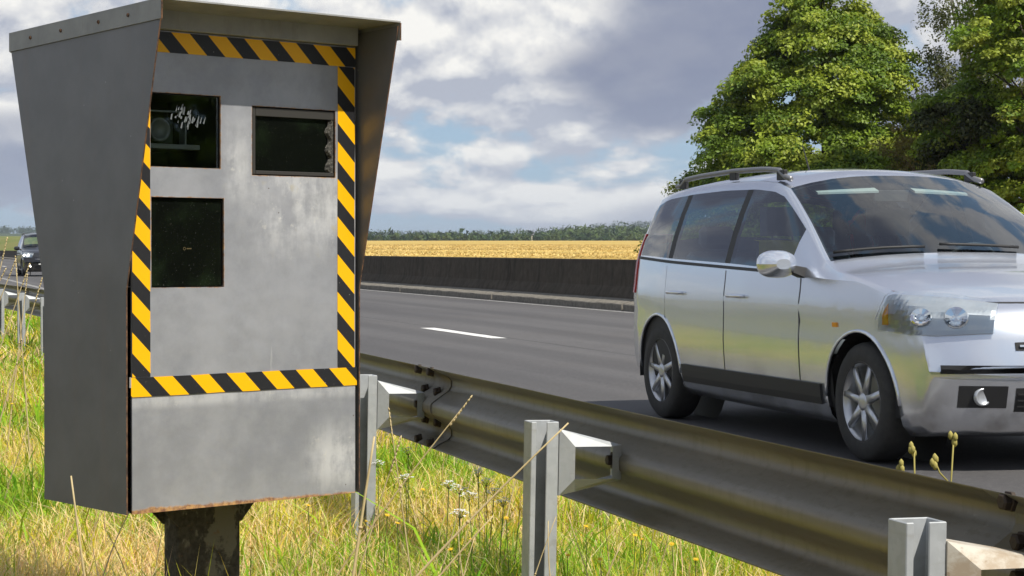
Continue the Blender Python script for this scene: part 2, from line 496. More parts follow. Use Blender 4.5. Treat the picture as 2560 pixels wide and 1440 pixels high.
# ------------------------------------------------------------------ concrete median barrier
bar = empty('concrete_barrier', (12.7, 0, 0))
tag(bar, 'long dark weathered concrete median barrier on a low kerb', 'barrier')
prof = [(.31, .207), (.33, .26), (.415, .42), (.452, .905), (.462, .92), (.628, .92), (.638, .905), (.675, .42), (.76, .26), (.78, .207)]
kp = [(0, -.05), (0, .105), (.012, .122), (.30, .205), (.80, .205), (1.07, .122), (1.08, -.05)]
def seg(name, pr, y0, y1, mat, par, jig=0.0, n=12):
    mb = MB(); rows = []
    for i in range(n + 1):
        y = y0 + (y1 - y0) * i / n
        rows.append([(x + random.uniform(-jig, jig), y, z + random.uniform(-jig, jig) * .5) for x, z in pr])
    mb.grid(rows); mb.poly([rows[0][k] for k in range(len(pr))]); mb.poly([rows[-1][k] for k in range(len(pr))][::-1])
    return mb.build(name, mat, par)
k = 0; y = 9.1
while y < 130:
    seg('barrier_segment', prof, y + .012, y + 7.988, M_concrete, bar)
    seg('kerb_block', kp, y + .04, y + 7.96, M_kerbcon, bar, .006, 26); y += 8.0
seg('barrier_segment', prof, y, 900, M_concrete, bar); seg('kerb_block', kp, y, 900, M_kerbcon, bar)

# ------------------------------------------------------------------ small white tower at the field's far edge
tz = float(hill_z(np.array(300.0), np.array(905.0)))
tw = empty('white_tower', (302, 908, 4.2)); tag(tw, 'tiny white tower with a thin mast before the far woods', 'tower')
M_white = material('white_render', (.75, .74, .70), .8)
M_slate = material('slate', (.16, .16, .18), .7)
mb = MB(); mb.lathe([(1.25, 0), (1.15, 2.2), (1.05, 3.4)], 16, 'z'); mb.build('shaft', M_white, tw, True)
mb = MB(); mb.lathe([(1.2, 3.4), (1.2, 3.7), (.15, 4.3)], 16, 'z'); mb.build('cap', M_slate, tw)
mb = MB(); mb.tube([(0, 0, 4.2), (0, 0, 6.2)], .09, 6); mb.build('mast', M_slate, tw)
mb = MB(); mb.box((-.45, -1.27, 0), (.45, -1.1, 1.6)); mb.build('door', M_slate, tw)

# ------------------------------------------------------------------ speed camera cabinet
def edge_dist(g, a, w, rects):
    """distance (m) outside a set of rectangles in the (a, w) plane"""
    best = None
    for a0, a1, w0, w1 in rects:
        ca, cw, ha, hw = (a0 + a1) / 2, (w0 + w1) / 2, (a1 - a0) / 2, (w1 - w0) / 2
        da = ((a - ca).abs() - ha).mx(0.0); dw = ((w - cw).abs() - hw).mx(0.0)
        dd = (da * da + dw * dw).pw(.5)
        best = dd if best is None else best.mn(dd)
    return best
H0 = .48                       # cabinet floor above the root
WIN = [(.055, .267, .892, 1.083), (.366, .6405, .878, 1.063), (.057, .277, .580, .814)]
CW, CD = .709, .435
def f_front(g):
    p = g.coord('Object'); a, y, w0 = g.sep(p); w = w0 - H0
    n = g.noise(p, 9, 6, .65); f = g.noise(p, 420, 2, .6); b = g.noise(p, 2.6, 3); st = g.noise(g.scale(p, (1, 1, .22)), 16, 5, .65)
    c = g.mix((b * .55 + g.noise(p, 11, 5, .7) * .45).step(.36, .64), (.30, .307, .33), (.42, .425, .445))
    c = g.mix(f.step(.35, .7) * .3, c, (.39, .395, .41))
    # chalky scuffs: a belt at mid height to the right, and the lower right corner
    zone = ((w - .80).abs().step(.20, .02)) * (a - .30).step(-.02, .16)
    zone = zone.mx(((w - .10).abs().step(.14, .02)) * (a - .5).step(0.0, .12))
    zone = zone.mx(((w - .29).abs().step(.03, .004)) * .7)
    zone = zone.mx(((w - .90).abs().step(.16, .02)) * ((a - .32).abs().step(.06, .02)) * .8)
    c = g.mix((zone * (n * .55 + st * .45).step(.40, .58)) * .85, c, (.66, .66, .655))
    c = g.mix(zone * g.noise(p, 34, 5, .7).step(.58, .66) * .6, c, (.68, .66, .60))
    c = g.mix((zone * g.noise(p, 13, 3).step(.62, .7)) * .5, c, (.52, .45, .28))
    scr = g.noise(g.scale(p, (1, 1, .06)), 90, 3, .6).step(.66, .70) * g.noise(p, 6, 2).step(.5, .62)
    c = g.mix(scr * .5, c, (.56, .56, .55))
    # drips under the camera openings
    drip = st.step(.56, .72) * (w - .86).abs().step(.3, .05)
    c = g.mix(drip * .35, c, (.20, .195, .19))
    # rust creeping from cut edges
    dd = edge_dist(g, a, w, WIN)
    rn = g.noise(p, 60, 5, .7)
    rust = ((rn * .012 - .0042) - dd).step(-.001, .003)
    low = ((g.noise(p, 26, 6, .75) * .030 + (a - .1).abs().step(.7, .0) * .008 - .0095) - w).step(-.002, .006)
    rt = g.noise(g.scale(p, (1, 1, 1)), 40, 4, .7)
    rc = g.mix(rt.step(.35, .65), (.16, .055, .016), (.50, .27, .08))
    c = g.mix(rust.mx(low) * .92, c, rc)
    spots = g.voro(p, 21).lt(.045) * g.noise(p, 5, 2).gt(.52)
    c = g.mix(spots * .7, c, (.13, .10, .08))
    ro = rust.mx(low) * .35 + zone * .12 + .44
    dent = g.noise(p, 7, 2) + f * .05
    return {'Base_Color': c, 'Roughness': ro, 'Metallic': (1.0 - rust.mx(low)) * .42, 'Normal': g.bump(dent, .25, .02)}
M_front = material('scuffed_grey_paint', rough=.5, fn=f_front)
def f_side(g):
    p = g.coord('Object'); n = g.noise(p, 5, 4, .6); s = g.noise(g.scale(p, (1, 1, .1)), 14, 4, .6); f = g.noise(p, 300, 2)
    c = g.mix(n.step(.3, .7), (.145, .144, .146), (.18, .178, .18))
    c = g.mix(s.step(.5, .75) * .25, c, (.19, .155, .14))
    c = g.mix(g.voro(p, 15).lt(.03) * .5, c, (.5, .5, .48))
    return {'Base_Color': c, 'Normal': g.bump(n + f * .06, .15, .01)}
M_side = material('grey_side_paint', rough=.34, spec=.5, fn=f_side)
def f_cap(g):
    p = g.coord('Object'); x, y, z = g.sep(p); n = g.noise(p, 8, 5, .65); s = g.noise(g.scale(p, (1, 1, .25)), 20, 4, .7)
    c = g.mix(n.step(.3, .7), (.27, .272, .265), (.35, .35, .335))
    c = g.mix(s.step(.52, .72) * .4, c, (.2, .19, .16))
    return {'Base_Color': c, 'Normal': g.bump(n, .2, .01)}
M_cap = material('grey_cap_paint', rough=.5, fn=f_cap)
def f_rust(g):
    p = g.coord('Object'); n = g.noise(p, 55, 5, .7)
    return {'Base_Color': g.mix(n.step(.35, .65), (.035, .022, .016), (.17, .085, .042)), 'Normal': g.bump(n, .5, .003)}
M_rust = material('rusted_edge', rough=.9, fn=f_rust)
M_inner = material('inner_dark', (.012, .012, .012), .8)
M_black = material('black_plastic', (.018, .018, .019), .5)
def tape_mat(name, start, period, wid):
    def f(g):
        p = g.coord('Object'); a, y, w0 = g.sep(p)
        s = ((a + (w0 - H0) - start) / period).frac()
        n = g.noise(p, 120, 4, .7); d = g.noise(p, 11, 4)
        yel = s.lt(wid / period)
        c = g.mix(yel, (.020, .020, .022), (.92, .47, .002))
        c = g.mix((n.step(.62, .72)) * .35 * d, c, (.25, .22, .18))
        chip = g.voro(p, 34).lt(.035)
        c = g.mix(chip * .8, c, (.5, .49, .45))
        return {'Base_Color': c, 'Normal': g.bump(n, .06, .002)}
    return material(name, rough=.38, spec=.4, fn=f)
def f_pole(g):
    p = g.coord('Object'); n = g.noise(p, 9, 5, .65, .6); m = g.noise(g.scale(p, (1, 1, .5)), 22, 4, .7); f = g.noise(p, 70, 4)
    c = g.mix(f.step(.3, .7), (.022, .020, .017), (.055, .05, .042))
    c = g.mix((n * .6 + m * .4).step(.50, .56) * .9, c, (.15, .145, .115))
    c = g.mix((g.noise(p, 30, 4, .7).step(.60, .68)) * .5, c, (.15, .075, .035))
    return {'Base_Color': c, 'Normal': g.bump(n + f * .4, .5, .006)}
M_pole = material('peeling_dark_paint', rough=.75, fn=f_pole)

spd = empty('speed_camera', (.600, 5.058, EYE - .68 - H0), math.atan2(.3994, .9168))
spd.rotation_euler = (0, R(.15), math.atan2(.3994, .9168))
tag(spd, 'grey metal roadside speed camera cabinet with yellow and black hazard tape on a dark post', 'speed camera')
def Z(w): return w + H0
# front panel with three openings (a grid of cells minus the holes), folded returns into the cabinet
us = sorted({0, CW} | {r[0] for r in WIN} | {r[1] for r in WIN}); ws = sorted({0, 1.243} | {r[2] for r in WIN} | {r[3] for r in WIN})
bm = bmesh.new(); vd = {}
def gv(a, w):
    if (a, w) not in vd: vd[(a, w)] = bm.verts.new((a, 0, Z(w)))
    return vd[(a, w)]
for a0, a1 in zip(us, us[1:]):
    for w0, w1 in zip(ws, ws[1:]):
        ca, cw_ = (a0 + a1) / 2, (w0 + w1) / 2
        if any(r[0] < ca < r[1] and r[2] < cw_ < r[3] for r in WIN): continue
        bm.faces.new((gv(a0, w0), gv(a1, w0), gv(a1, w1), gv(a0, w1)))
ret = bmesh.ops.extrude_edge_only(bm, edges=[e for e in bm.edges if len(e.link_faces) == 1])
for v in [x for x in ret['geom'] if isinstance(x, bmesh.types.BMVert)]: v.co.y = .006
bmesh.ops.recalc_face_normals(bm, faces=bm.faces)
me = bpy.data.meshes.new('front_panel'); bm.to_mesh(me); bm.free(); me.materials.append(M_front)
fp = bpy.data.objects.new('front_panel', me); col.objects.link(fp); fp.parent = spd
mb = MB(); mb.box((.004, -.020, Z(1.2445)), (CW - .004, .02, Z(1.30))); mb.build('header_panel', M_cap, spd, bevel=.002)
# side panels: waisted outline, wide hood at the top; the folded edges are rusty
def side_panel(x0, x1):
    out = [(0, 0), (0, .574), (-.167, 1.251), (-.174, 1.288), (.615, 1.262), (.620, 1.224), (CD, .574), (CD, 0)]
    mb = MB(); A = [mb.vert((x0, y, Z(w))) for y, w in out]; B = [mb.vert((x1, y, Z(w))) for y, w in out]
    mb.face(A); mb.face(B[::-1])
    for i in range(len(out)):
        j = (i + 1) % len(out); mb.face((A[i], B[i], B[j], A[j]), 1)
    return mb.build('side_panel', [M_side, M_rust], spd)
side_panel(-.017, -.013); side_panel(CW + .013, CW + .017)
# floor and back panels behind the gap beside the front panel
mb = MB(); mb.box((-.0125, .010, Z(.002)), (CW + .0125, CD - .003, Z(.006))); mb.build('floor_panel', M_pole, spd)
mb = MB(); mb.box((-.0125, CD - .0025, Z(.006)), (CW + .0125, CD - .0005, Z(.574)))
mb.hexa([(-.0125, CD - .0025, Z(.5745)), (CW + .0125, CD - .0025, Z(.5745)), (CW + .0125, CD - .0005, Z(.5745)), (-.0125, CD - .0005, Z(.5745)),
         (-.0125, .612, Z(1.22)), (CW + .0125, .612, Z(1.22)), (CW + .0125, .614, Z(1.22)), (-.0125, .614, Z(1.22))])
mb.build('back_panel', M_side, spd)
# roof cap: sloping lid with side skirts, open at the front
mb = MB(); xa, xb = -.021, CW + .021
fr, bk = (-.178, 1.302), (.626, 1.279)
def rib(x0, x1, dz0, dz1):
    mb.hexa([(x0, fr[0], Z(fr[1] - dz1)), (x1, fr[0], Z(fr[1] - dz1)), (x1, bk[0], Z(bk[1] - dz1)), (x0, bk[0], Z(bk[1] - dz1)),
             (x0, fr[0], Z(fr[1] - dz0)), (x1, fr[0], Z(fr[1] - dz0)), (x1, bk[0], Z(bk[1] - dz0)), (x0, bk[0], Z(bk[1] - dz0))])
rib(xa, xb, 0, .004); rib(xa, xa + .003, .0042, .052); rib(xb - .003, xb, .0042, .052)
mb.box((xa + .0032, bk[0] - .003, Z(bk[1] - .054)), (xb - .0032, bk[0], Z(bk[1] - .0045)))
cap = mb.build('roof_cap', M_cap, spd)
for x in (xa, xb - .003):
    mb = MB(); mb.box((x - .0006, fr[0] - .002, Z(fr[1] - .053)), (x + .0036, fr[0] - .0005, Z(fr[1] - .005)))
    mb.build('rusty_edge', M_rust, cap)
for yy in (-.02, .13, .33, .5):
    t = (yy - fr[0]) / (bk[0] - fr[0]); zz = fr[1] + (bk[1] - fr[1]) * t - .026
    mb = MB(); mb.lathe([(.001, -.0035), (.0045, -.003), (.0055, -.0002)], 8, 'x', c=(xa, yy, Z(zz))); mb.build('screw', M_rust, cap)
# hazard tape: four strips a hair proud of the panel
T1, T2, T3, T4 = [tape_mat('hazard_tape_%s' % n, s, p, w) for n, s, p, w in
                  (('lower', .412, .1115, .0570), ('right', 1.156, .1043, .0540), ('left', .413, .1047, .0537), ('upper', 1.356, .1122, .0560))]
def tape(a0, a1, w0, w1, m, y=-.0012):
    mb = MB(); n = 8; lon = (a1 - a0) > (w1 - w0); P0, P1 = [], []
    for i in range(n + 1):
        t = i / n; j = random.uniform(-.0008, .0008)
        if lon: P0.append((a0 + (a1 - a0) * t, w0 + j)); P1.append((a0 + (a1 - a0) * t, w1 + j))
        else: P0.append((a0 + j, w0 + (w1 - w0) * t)); P1.append((a1 + j, w0 + (w1 - w0) * t))
    for i in range(n):
        q = [P0[i], P0[i+1], P1[i+1], P1[i]]
        mb.hexa([(a, y, Z(w)) for a, w in q] + [(a, y + .0008, Z(w)) for a, w in q])
    return mb.build('hazard_tape', m, spd)
tape(-.004, CW + .004, .301, .351, T1, -.0024)
tape(.648, CW - .003, .3515, 1.186, T2)
tape(.0005, .0535, .3515, 1.186, T3)
tape(.002, CW - .001, 1.187, 1.240, T4)

# camera windows
def glass_mat(name, tint, refl, f0=.04):
    m = bpy.data.materials.new(name); m.use_nodes = True; g = NT(m.node_tree); nt = m.node_tree
    out = nt.nodes['Material Output']; nt.nodes.remove(nt.nodes['Principled BSDF'])
    tr = g.new('ShaderNodeBsdfTransparent'); tr.inputs[0].default_value = (*tint, 1)
    gl = g.new('ShaderNodeBsdfGlossy'); gl.inputs['Roughness'].default_value = .02; gl.inputs[0].default_value = (.95, .97, 1, 1)
    fr_ = g.new('ShaderNodeFresnel'); fr_.inputs[0].default_value = 1.5
    f = E(nt, fr_.outputs[0]) * refl
    mx = g.new('ShaderNodeMixShader'); g.link(f.clamp(), mx.inputs[0]); g.link(tr.outputs[0], mx.inputs[1]); g.link(gl.outputs[0], mx.inputs[2])
    g.link(mx.outputs[0], out.inputs[0]); return m
M_pane = glass_mat('camera_glass', (.82, .86, .84), 1.0)
def f_dark(g):
    p = g.coord('Object'); n = g.noise(p, 8, 4, .6); d = g.noise(p, 260, 2, .6)
    c = g.mix(n.step(.45, .7), (.004, .005, .004), (.010, .016, .008))
    c = g.mix(d.step(.68, .74) * .6, c, (.10, .10, .085))
    return {'Base_Color': c}
M_darkpane = material('dark_filter_glass', rough=.06, spec=.32, fn=f_dark)
M_greymetal = material('dull_grey_metal', (.34, .34, .32), .45, .4)
M_glint = material('glint_mark', (.15, .165, .17), .4)
def f_seal(g):
    p = g.coord('Object'); n = g.noise(p, 70, 5, .75); m = g.noise(p, 240, 3, .7)
    c = g.mix(n.step(.4, .62), (.03, .028, .024), (.10, .095, .08)); c = g.mix(m.step(.58, .68) * .7, c, (.42, .40, .34))
    return {'Base_Color': c, 'Normal': g.bump(n + m, 1, .004)}
M_seal = material('crumbling_sealant', rough=.9, fn=f_seal)
def reveal(r, depth):
    mb = MB(); a0, a1, w0, w1 = r; e = .0025
    a0 += e; a1 -= e; w0 += e; w1 -= e
    q = [(a0, w0), (a1, w0), (a1, w1), (a0, w1)]
    for i in range(4):
        (p, s), (p2, s2) = q[i], q[(i + 1) % 4]
        mb.poly([(p, .0065, Z(s)), (p2, .0065, Z(s2)), (p2, depth, Z(s2)), (p, depth, Z(s))])
    mb.poly([(p, depth, Z(s)) for p, s in q])
    return mb.build('camera_window', M_inner, spd, fix=False)
# upper left: clear pane, painted reflections and scratches, flash unit on a shelf inside
r = WIN[0]; w_a = reveal(r, .26)
mb = MB(); mb.box((r[0] + .003, .010, Z(r[2] + .003)), (r[1] - .003, .013, Z(r[3] - .003))); mb.build('pane', M_pane, w_a)
mb = MB(); mb.box((r[0] + .006, .018, Z(.940)), (r[0] + .160, .20, Z(.953))); mb.build('shelf', M_greymetal, w_a, bevel=.001)
mb = MB(); mb.box((r[0] + .004, .060, Z(.9535)), (r[0] + .105, .24, Z(1.025))); mb.build('flash_unit', material('olive_case', (.045, .055, .045), .5), w_a, bevel=.004)
mb = MB(); mb.lathe([(.030, .0595), (.031, .036), (.026, .034), (.024, .046), (.001, .05)], 24, 'y', c=(r[0] + .05, 0, Z(.99))); mb.build('lens', M_greymetal, w_a, True)
mb = MB(); mb.box((r[0] + .005, .03, Z(1.036)), (r[0] + .12, .05, Z(1.040))); mb.box((r[0] + .122, .03, Z(.9535)), (r[0] + .126, .06, Z(1.02))); mb.build('bracket', M_greymetal, w_a)
mb = MB()  # pale slivers coloured as broken reflections and scratches on the pane
for i in range(34):
    t = random.random(); a = r[0] + .075 + .085 * t + random.uniform(-.02, .02); w = 1.050 - .045 * t + random.uniform(-.022, .022)
    l = random.uniform(.004, .020); k = random.uniform(.0012, .0055); s = random.uniform(.2, .5)
    mb.poly([(a, .0094, Z(w)), (a + k, .0094, Z(w + .002)), (a + k - l * s * .6, .0094, Z(w - l)), (a - l * s * .8, .0094, Z(w - l * .9))])
mb.build('glint_marks', M_glint, w_a, fix=False)
# upper right: thick weathered frame with crumbling sealant
r = WIN[1]; w_b = reveal(r, .03)
mb = MB(); mb.box((r[0] + .012, .012, Z(r[2] + .012)), (r[1] - .022, .015, Z(r[3] - .022))); mb.build('pane', M_darkpane, w_b)
mb = MB(); y0, y1 = .003, .016
mb.box((r[0] + .003, y0, Z(r[2] + .003)), (r[0] + .013, y1, Z(r[3] - .003)))
mb.box((r[0] + .0135, y0, Z(r[2] + .003)), (r[1] - .003, y1, Z(r[2] + .013)))
mb.box((r[0] + .0135, y0, Z(r[3] - .026)), (r[1] - .003, y1, Z(r[3] - .003)))
mb.build('frame', material('weathered_frame', (.030, .028, .024), .75), w_b, bevel=.001)
mb = MB(); rows = []
for i in range(34):
    w = r[2] + .0135 + (r[3] - r[2] - .041) * i / 33; lo = r[1] - .021 - .006 * math.sin(i * .55) - random.uniform(0, .003)
    rows.append([(lo, .011, Z(w)), (lo + .006, .004 - random.uniform(0, .002), Z(w)), (r[1] - .009, .003 - random.uniform(0, .002), Z(w)), (r[1] - .003, .006, Z(w))])
mb.grid(rows); mb.build('sealant', M_seal, w_b, fix=False)
# lower left: dark filter pane with a tiny gold maker's mark
r = WIN[2]; w_c = reveal(r, .03)
mb = MB(); mb.box((r[0] + .003, .009, Z(r[2] + .003)), (r[1] - .003, .012, Z(r[3] - .003))); mb.build('pane', M_darkpane, w_c)
M_gold_ink = material('gold_ink', (.13, .10, .035), .5)
mb = MB(); cx, cz = r[0] + .104, Z(.681); n = 14
for i in range(n):
    t0, t1 = 2 * math.pi * i / n, 2 * math.pi * (i + 1) / n
    mb.poly([(cx + k * math.cos(t), .0084, cz + k * math.sin(t)) for k, t in ((.003, t0), (.004, t0), (.004, t1), (.003, t1))])
for i in range(5): mb.poly([(cx + .007 + i * .003, .0084, cz - .0015), (cx + .009 + i * .003, .0084, cz - .0015), (cx + .009 + i * .003, .0084, cz + .0015), (cx + .007 + i * .003, .0084, cz + .0015)])
mb.build('small_mark', M_gold_ink, w_c, fix=False)
# post with a flared head plate
mb = MB(); mb.box((.25, .19, -.35), (.455, .262, Z(-.0015))); post = mb.build('post', M_pole, spd, bevel=.006)
for y in (.183, .2635):
    mb = MB(); mb.prism([(.190, y, Z(-.0012)), (.19, y, Z(-.012)), (.252, y, Z(-.075)), (.453, y, Z(-.075)), (.508, y, Z(-.012)), (.508, y, Z(-.0012))], (0, 0, 0), (0, .006, 0))
    mb.build('gusset_plate', M_pole, post)
mb = MB(); mb.box((.15, .10, -.35), (.56, .36, .05)); mb.build('footing', M_kerbcon, post, bevel=.01)
mb = MB(); mb.box((-.0110, .030, Z(.010)), (.0015, .04, Z(1.235))); mb.build('gap_strip', M_inner, spd); mb = MB(); mb.box((CW - .0015, .030, Z(.010)), (CW + .0110, .04, Z(1.235))); mb.build('gap_strip', M_inner, spd)  # near-black strips added in the gaps beside the front panel to keep them dark
mb = MB(); mb.tube([(-.006, -.001, Z(.325)), (-.006, -.001, Z(.352))], .0028, 8); mb.build('hinge_pin', material('bright_steel', (.8, .8, .8), .3, .8), spd)

# ------------------------------------------------------------------ guardrail
def f_galv(g):
    p = g.coord('Object'); v = g.voro(p, 60, 'F1', 'Color'); n = g.noise(p, 6, 5, .6); s = g.noise(g.scale(p, (2, .12, 6)), 5, 4, .6)
    c = g.mix(n.step(.3, .7), (.31, .325, .33), (.43, .445, .45))
    sx, sy, sz = g.sep(v)
    c = g.mix(sx * .18, c, (.58, .60, .61))
    c = g.mix(s.step(.55, .72) * .35, c, (.27, .25, .21))
    return {'Base_Color': c, 'Roughness': n * .2 + .38}
M_galv = material('galvanised_post', rough=.5, metal=.1, fn=f_galv)
def f_beam(g):
    p = g.coord('Object'); n = g.noise(g.scale(p, (3, .25, 3)), 4, 5, .6); s = g.noise(g.scale(p, (8, 3, .6)), 8, 4, .65); d = g.noise(p, 25, 4, .7)
    c = g.mix(n.step(.3, .7), (.165, .150, .120), (.24, .222, .185))
    c = g.mix(s.step(.48, .7) * .45, c, (.13, .112, .075))
    c = g.mix(d.step(.62, .75) * .3, c, (.40, .38, .34))
    return {'Base_Color': c, 'Roughness': n * .25 + .33}
M_beam = material('dull_galvanised_beam', rough=.45, metal=.45, fn=f_beam)
def f_rspacer(g):
    p = g.coord('Object'); n = g.noise(p, 14, 5, .7); m = g.noise(p, 40, 4, .7)
    c = g.mix(n.step(.4, .62), (.55, .51, .43), (.40, .32, .23)); c = g.mix(m.step(.6, .7) * .5, c, (.2, .11, .05))
    return {'Base_Color': c}
M_rspacer = material('rust_stained_galvanised', rough=.6, metal=.1, fn=f_rspacer)
M_nut = material('dark_rusty_nut', (.05, .035, .025), .7, .4)

def railx(y): return 2.0 - .00176 * max(0.0, y - 9.0) ** 2
rail = empty('guardrail', (2.0, 3.14, -.05)); RO = Vector(rail.location)
tag(rail, 'galvanised steel W-beam guardrail running along the road edge on C-section posts', 'guardrail')
BP = [(.010, .155), (.016, .150), (.034, .138), (.072, .121), (.083, .106), (.083, .086), (.074, .069), (.020, .032), (.002, .018), (0, .008), (0, -.008),
      (.002, -.018), (.020, -.032), (.074, -.069), (.083, -.086), (.083, -.106), (.072, -.121), (.034, -.138), (.016, -.150), (.010, -.155)]
RZ = .505
def beam(y0, y1, lift):
    mb = MB(); n = max(2, int((y1 - y0) / .6)); rows = []; back = []
    for i in range(n + 1):
        y = y0 + (y1 - y0) * i / n; x = railx(y) + lift
        sag = random.uniform(-.0015, .0015)
        rows.append([Vector((x + a, y, RZ + z + sag)) - RO for a, z in BP]); back.append([Vector((x + a + .0035, y, RZ + z * .992 + sag)) - RO for a, z in BP])
    A = [[mb.vert(p) for p in row] for row in rows]; B = [[mb.vert(p) for p in row] for row in back]
    L = len(BP)
    for i in range(n):
        for k in range(L - 1):
            mb.face((A[i][k], A[i][k+1], A[i+1][k+1], A[i+1][k])); mb.face((B[i][k], B[i+1][k], B[i+1][k+1], B[i][k+1]))
        mb.face((A[i][0], A[i+1][0], B[i+1][0], B[i][0])); mb.face((A[i][-1], B[i][-1], B[i+1][-1], A[i+1][-1]))
    for k in range(L - 1):
        mb.face((A[0][k], B[0][k], B[0][k+1], A[0][k+1])); mb.face((A[n][k], A[n][k+1], B[n][k+1], B[n][k]))
    return mb.build('beam', M_beam, rail, smooth=False)
nutb = MB(); nutb.lathe([(.001, -.026), (.013, -.026), (.017, -.022), (.017, -.010), (.021, -.009), (.021, -.001)], 6, 'x')
nut0 = None
def nut(y, a, z, par):
    global nut0
    if nut0 is None: nut0 = nutb.build('nut', M_nut, par); o = nut0
    else: o = nut0.copy(); col.objects.link(o); o.parent = par
    o.location = Vector((railx(y) + a, y, RZ + z)) - RO
ys_ = [3.14 + 4.28 * k for k in range(-3, 12)]
beams = []
for k, (a, b) in enumerate(zip(ys_, ys_[1:])):
    bmo = beam(a - .16, b + .16, .0 if k % 2 else -.0042)
    for q in bmo.data.polygons: q.use_smooth = True
    if a < 30:
        for dy in (-.09, .09):
            for aa, zz in ((.034, .138), (.062, .060), (.062, -.060), (.034, -.138)): nut(a + dy, aa - .006, zz, bmo)
# posts
def post_mesh():
    t = .005; w, dpt = .041, .034
    P = [(-w, -dpt), (-w, dpt), (w, dpt), (w, -dpt), (w - .036, -dpt), (w - .036, -dpt + t), (w - t, -dpt + t), (w - t, dpt - t), (-w + t, dpt - t), (-w + t, -dpt + t), (-w + .016, -dpt + t), (-w + .016, -dpt)]
    mb = MB(); mb.prism([(x, y, 0) for x, y in P], (0, 0, -.6), (0, 0, .63)); return mb
def spacer_mesh(o, i):
    """pressed bracket: tapering frame with turned-in lips and an open window"""
    mb = MB()
    O_ = [(.043, .095), (.232, .048), (.232, -.052), (.043, -.095)]
    I_ = [(.083, .046), (.196, .046), (.196, -.046), (.083, -.046)]
    y0, yl, y1 = -.035, -.058, .05
    a = [mb.vert((x, y0, z)) for x, z in O_]; bq = [mb.vert((x, y1, z)) for x, z in O_]
    c = [mb.vert((x, yl, z)) for x, z in I_]
    a2 = [mb.vert((x * .985 + .002, y0 + .004, z * .95)) for x, z in O_]; b2 = [mb.vert((x * .985 + .002, y1, z * .95)) for x, z in O_]
    for k in range(4):
        j = (k + 1) % 4
        mb.face((a[k], a[j], c[j], c[k])); mb.face((a[k], bq[k], bq[j], a[j])); mb.face((a2[k], a2[j], b2[j], b2[k])); mb.face((bq[k], b2[k], b2[j], bq[j]))
        mb.face((c[k], c[j], a2[j], a2[k]))
    return mb
pm, smh = post_mesh(), spacer_mesh(0, 0)
proto = pm.build('post', M_galv, rail, bevel=.0018)
sp0 = smh.build('spacer', M_galv, proto); sp0.location = (0, 0, .515)
b0_ = MB(); b0_.lathe([(.001, -.02), (.014, -.02), (.016, -.016), (.016, -.004), (.026, -.003), (.026, 0)], 6, 'x')
sb0 = b0_.build('spacer_bolt', M_nut, proto); sb0.location = (.222, .005, .515)
for i, py in enumerate([3.14 + 2.14 * k for k in range(-3, 22)]):
    if i == 0: o = proto
    else: o = copy_tree(proto, rail)
    o.location = Vector((railx(py) - .232, py, 0)) - RO
    o.rotation_euler = (random.uniform(-.006, .006), random.uniform(-.008, .018), math.atan(.00352 * max(0, py - 9)))
    if abs(py - 5.28) < .1: o.rotation_euler = (0, .02, 0)
    if abs(py - 3.14) < .1:
        for ch in o.children:
            if ch.name.startswith('spacer') and 'bolt' not in ch.name:
                ch.data = ch.data.copy(); ch.data.materials[0] = M_rspacer; ch['label'] = 'rust stained spacer bracket'
                ch.scale = (1.35, 1.1, 1.0); ch.location.z = .50; ch.location.x = -.018
# reflector on the rail
rf = empty('rail_reflector', (2.086, 3.13, .655)); tag(rf, 'small white reflector plate fixed on top of the guardrail', 'reflector')
mb = MB(); mb.hexa([(-.012, -.05, 0), (.012, -.05, 0), (.012, .05, 0), (-.012, .05, 0), (-.004, -.035, .045), (.006, -.035, .045), (.006, .035, .045), (-.004, .035, .045)])
mb.build('plate', material('white_reflector', (.7, .72, .75), .3), rf, bevel=.003)
mb = MB(); mb.box((-.010, -.02, -.04), (.008, .02, -.001)); mb.build('clip', M_galv, rf)

# ------------------------------------------------------------------ cars
def paint(name, base, metal, rough, flake=.0):
    def f(g):
        p = g.coord('Object'); n = g.noise(p, 900, 2, .6); d = g.noise(p, 3, 5, .6); x, y, z = g.sep(p)
        c = g.mix(n.step(.3, .7) * .25, base, tuple(min(1, b * 1.2) for b in base))
        c = g.mix((d.step(.42, .7) * (z - .2).step(.42, .0)) * .6, c, (.17, .15, .125))      # road film near the sills
        return {'Base_Color': c}
    return material(name, rough=rough, metal=metal, fn=f, Coat_Weight=.8, Coat_Roughness=.06)
M_silver = paint('silver_car_paint', (.74, .77, .83), .85, .25)
M_blackcar = paint('black_car_paint', (.012, .012, .014), .0, .3)
M_carglass = glass_mat('car_glass', (.80, .90, .91), 1.6)
M_trim = material('black_trim', (.016, .016, .017), .55)
M_rubber = material('tyre_rubber', (.022, .022, .024), .8, fn=lambda g: {'Base_Color': g.mix(g.noise(g.coord('Object'), 30, 4), (.016, .016, .017), (.05, .048, .045))})
M_alloy = material('alloy_rim', (.55, .56, .58), .32, .85)
M_chrome = material('chrome', (.85, .85, .86), .08, 1.0)
M_cloth = material('seat_cloth', (.13, .135, .15), .95)
M_dash = material('dash_plastic', (.028, .028, .03), .7)
M_lamp = material('lamp_reflector', (.52, .54, .57), .34, .6)
M_lens = glass_mat('lamp_lens', (.92, .95, .96), 1.6)
M_amber = material('amber_lens', (.75, .28, .02), .25)
M_redlens = material('red_lens', (.42, .012, .012), .2)
M_vest = material('yellow_vest', (.62, .52, .03), .8)
M_paper = material('pale_blue_paper', (.28, .56, .60), .8)
M_plate = material('plate_white', (.75, .75, .72), .4)
M_lit = bpy.data.materials.new('lit_headlamp'); M_lit.use_nodes = True
_b = M_lit.node_tree.nodes['Principled BSDF']; _b.inputs['Emission Color'].default_value = (1, .97, .9, 1); _b.inputs['Emission Strength'].default_value = 3.0

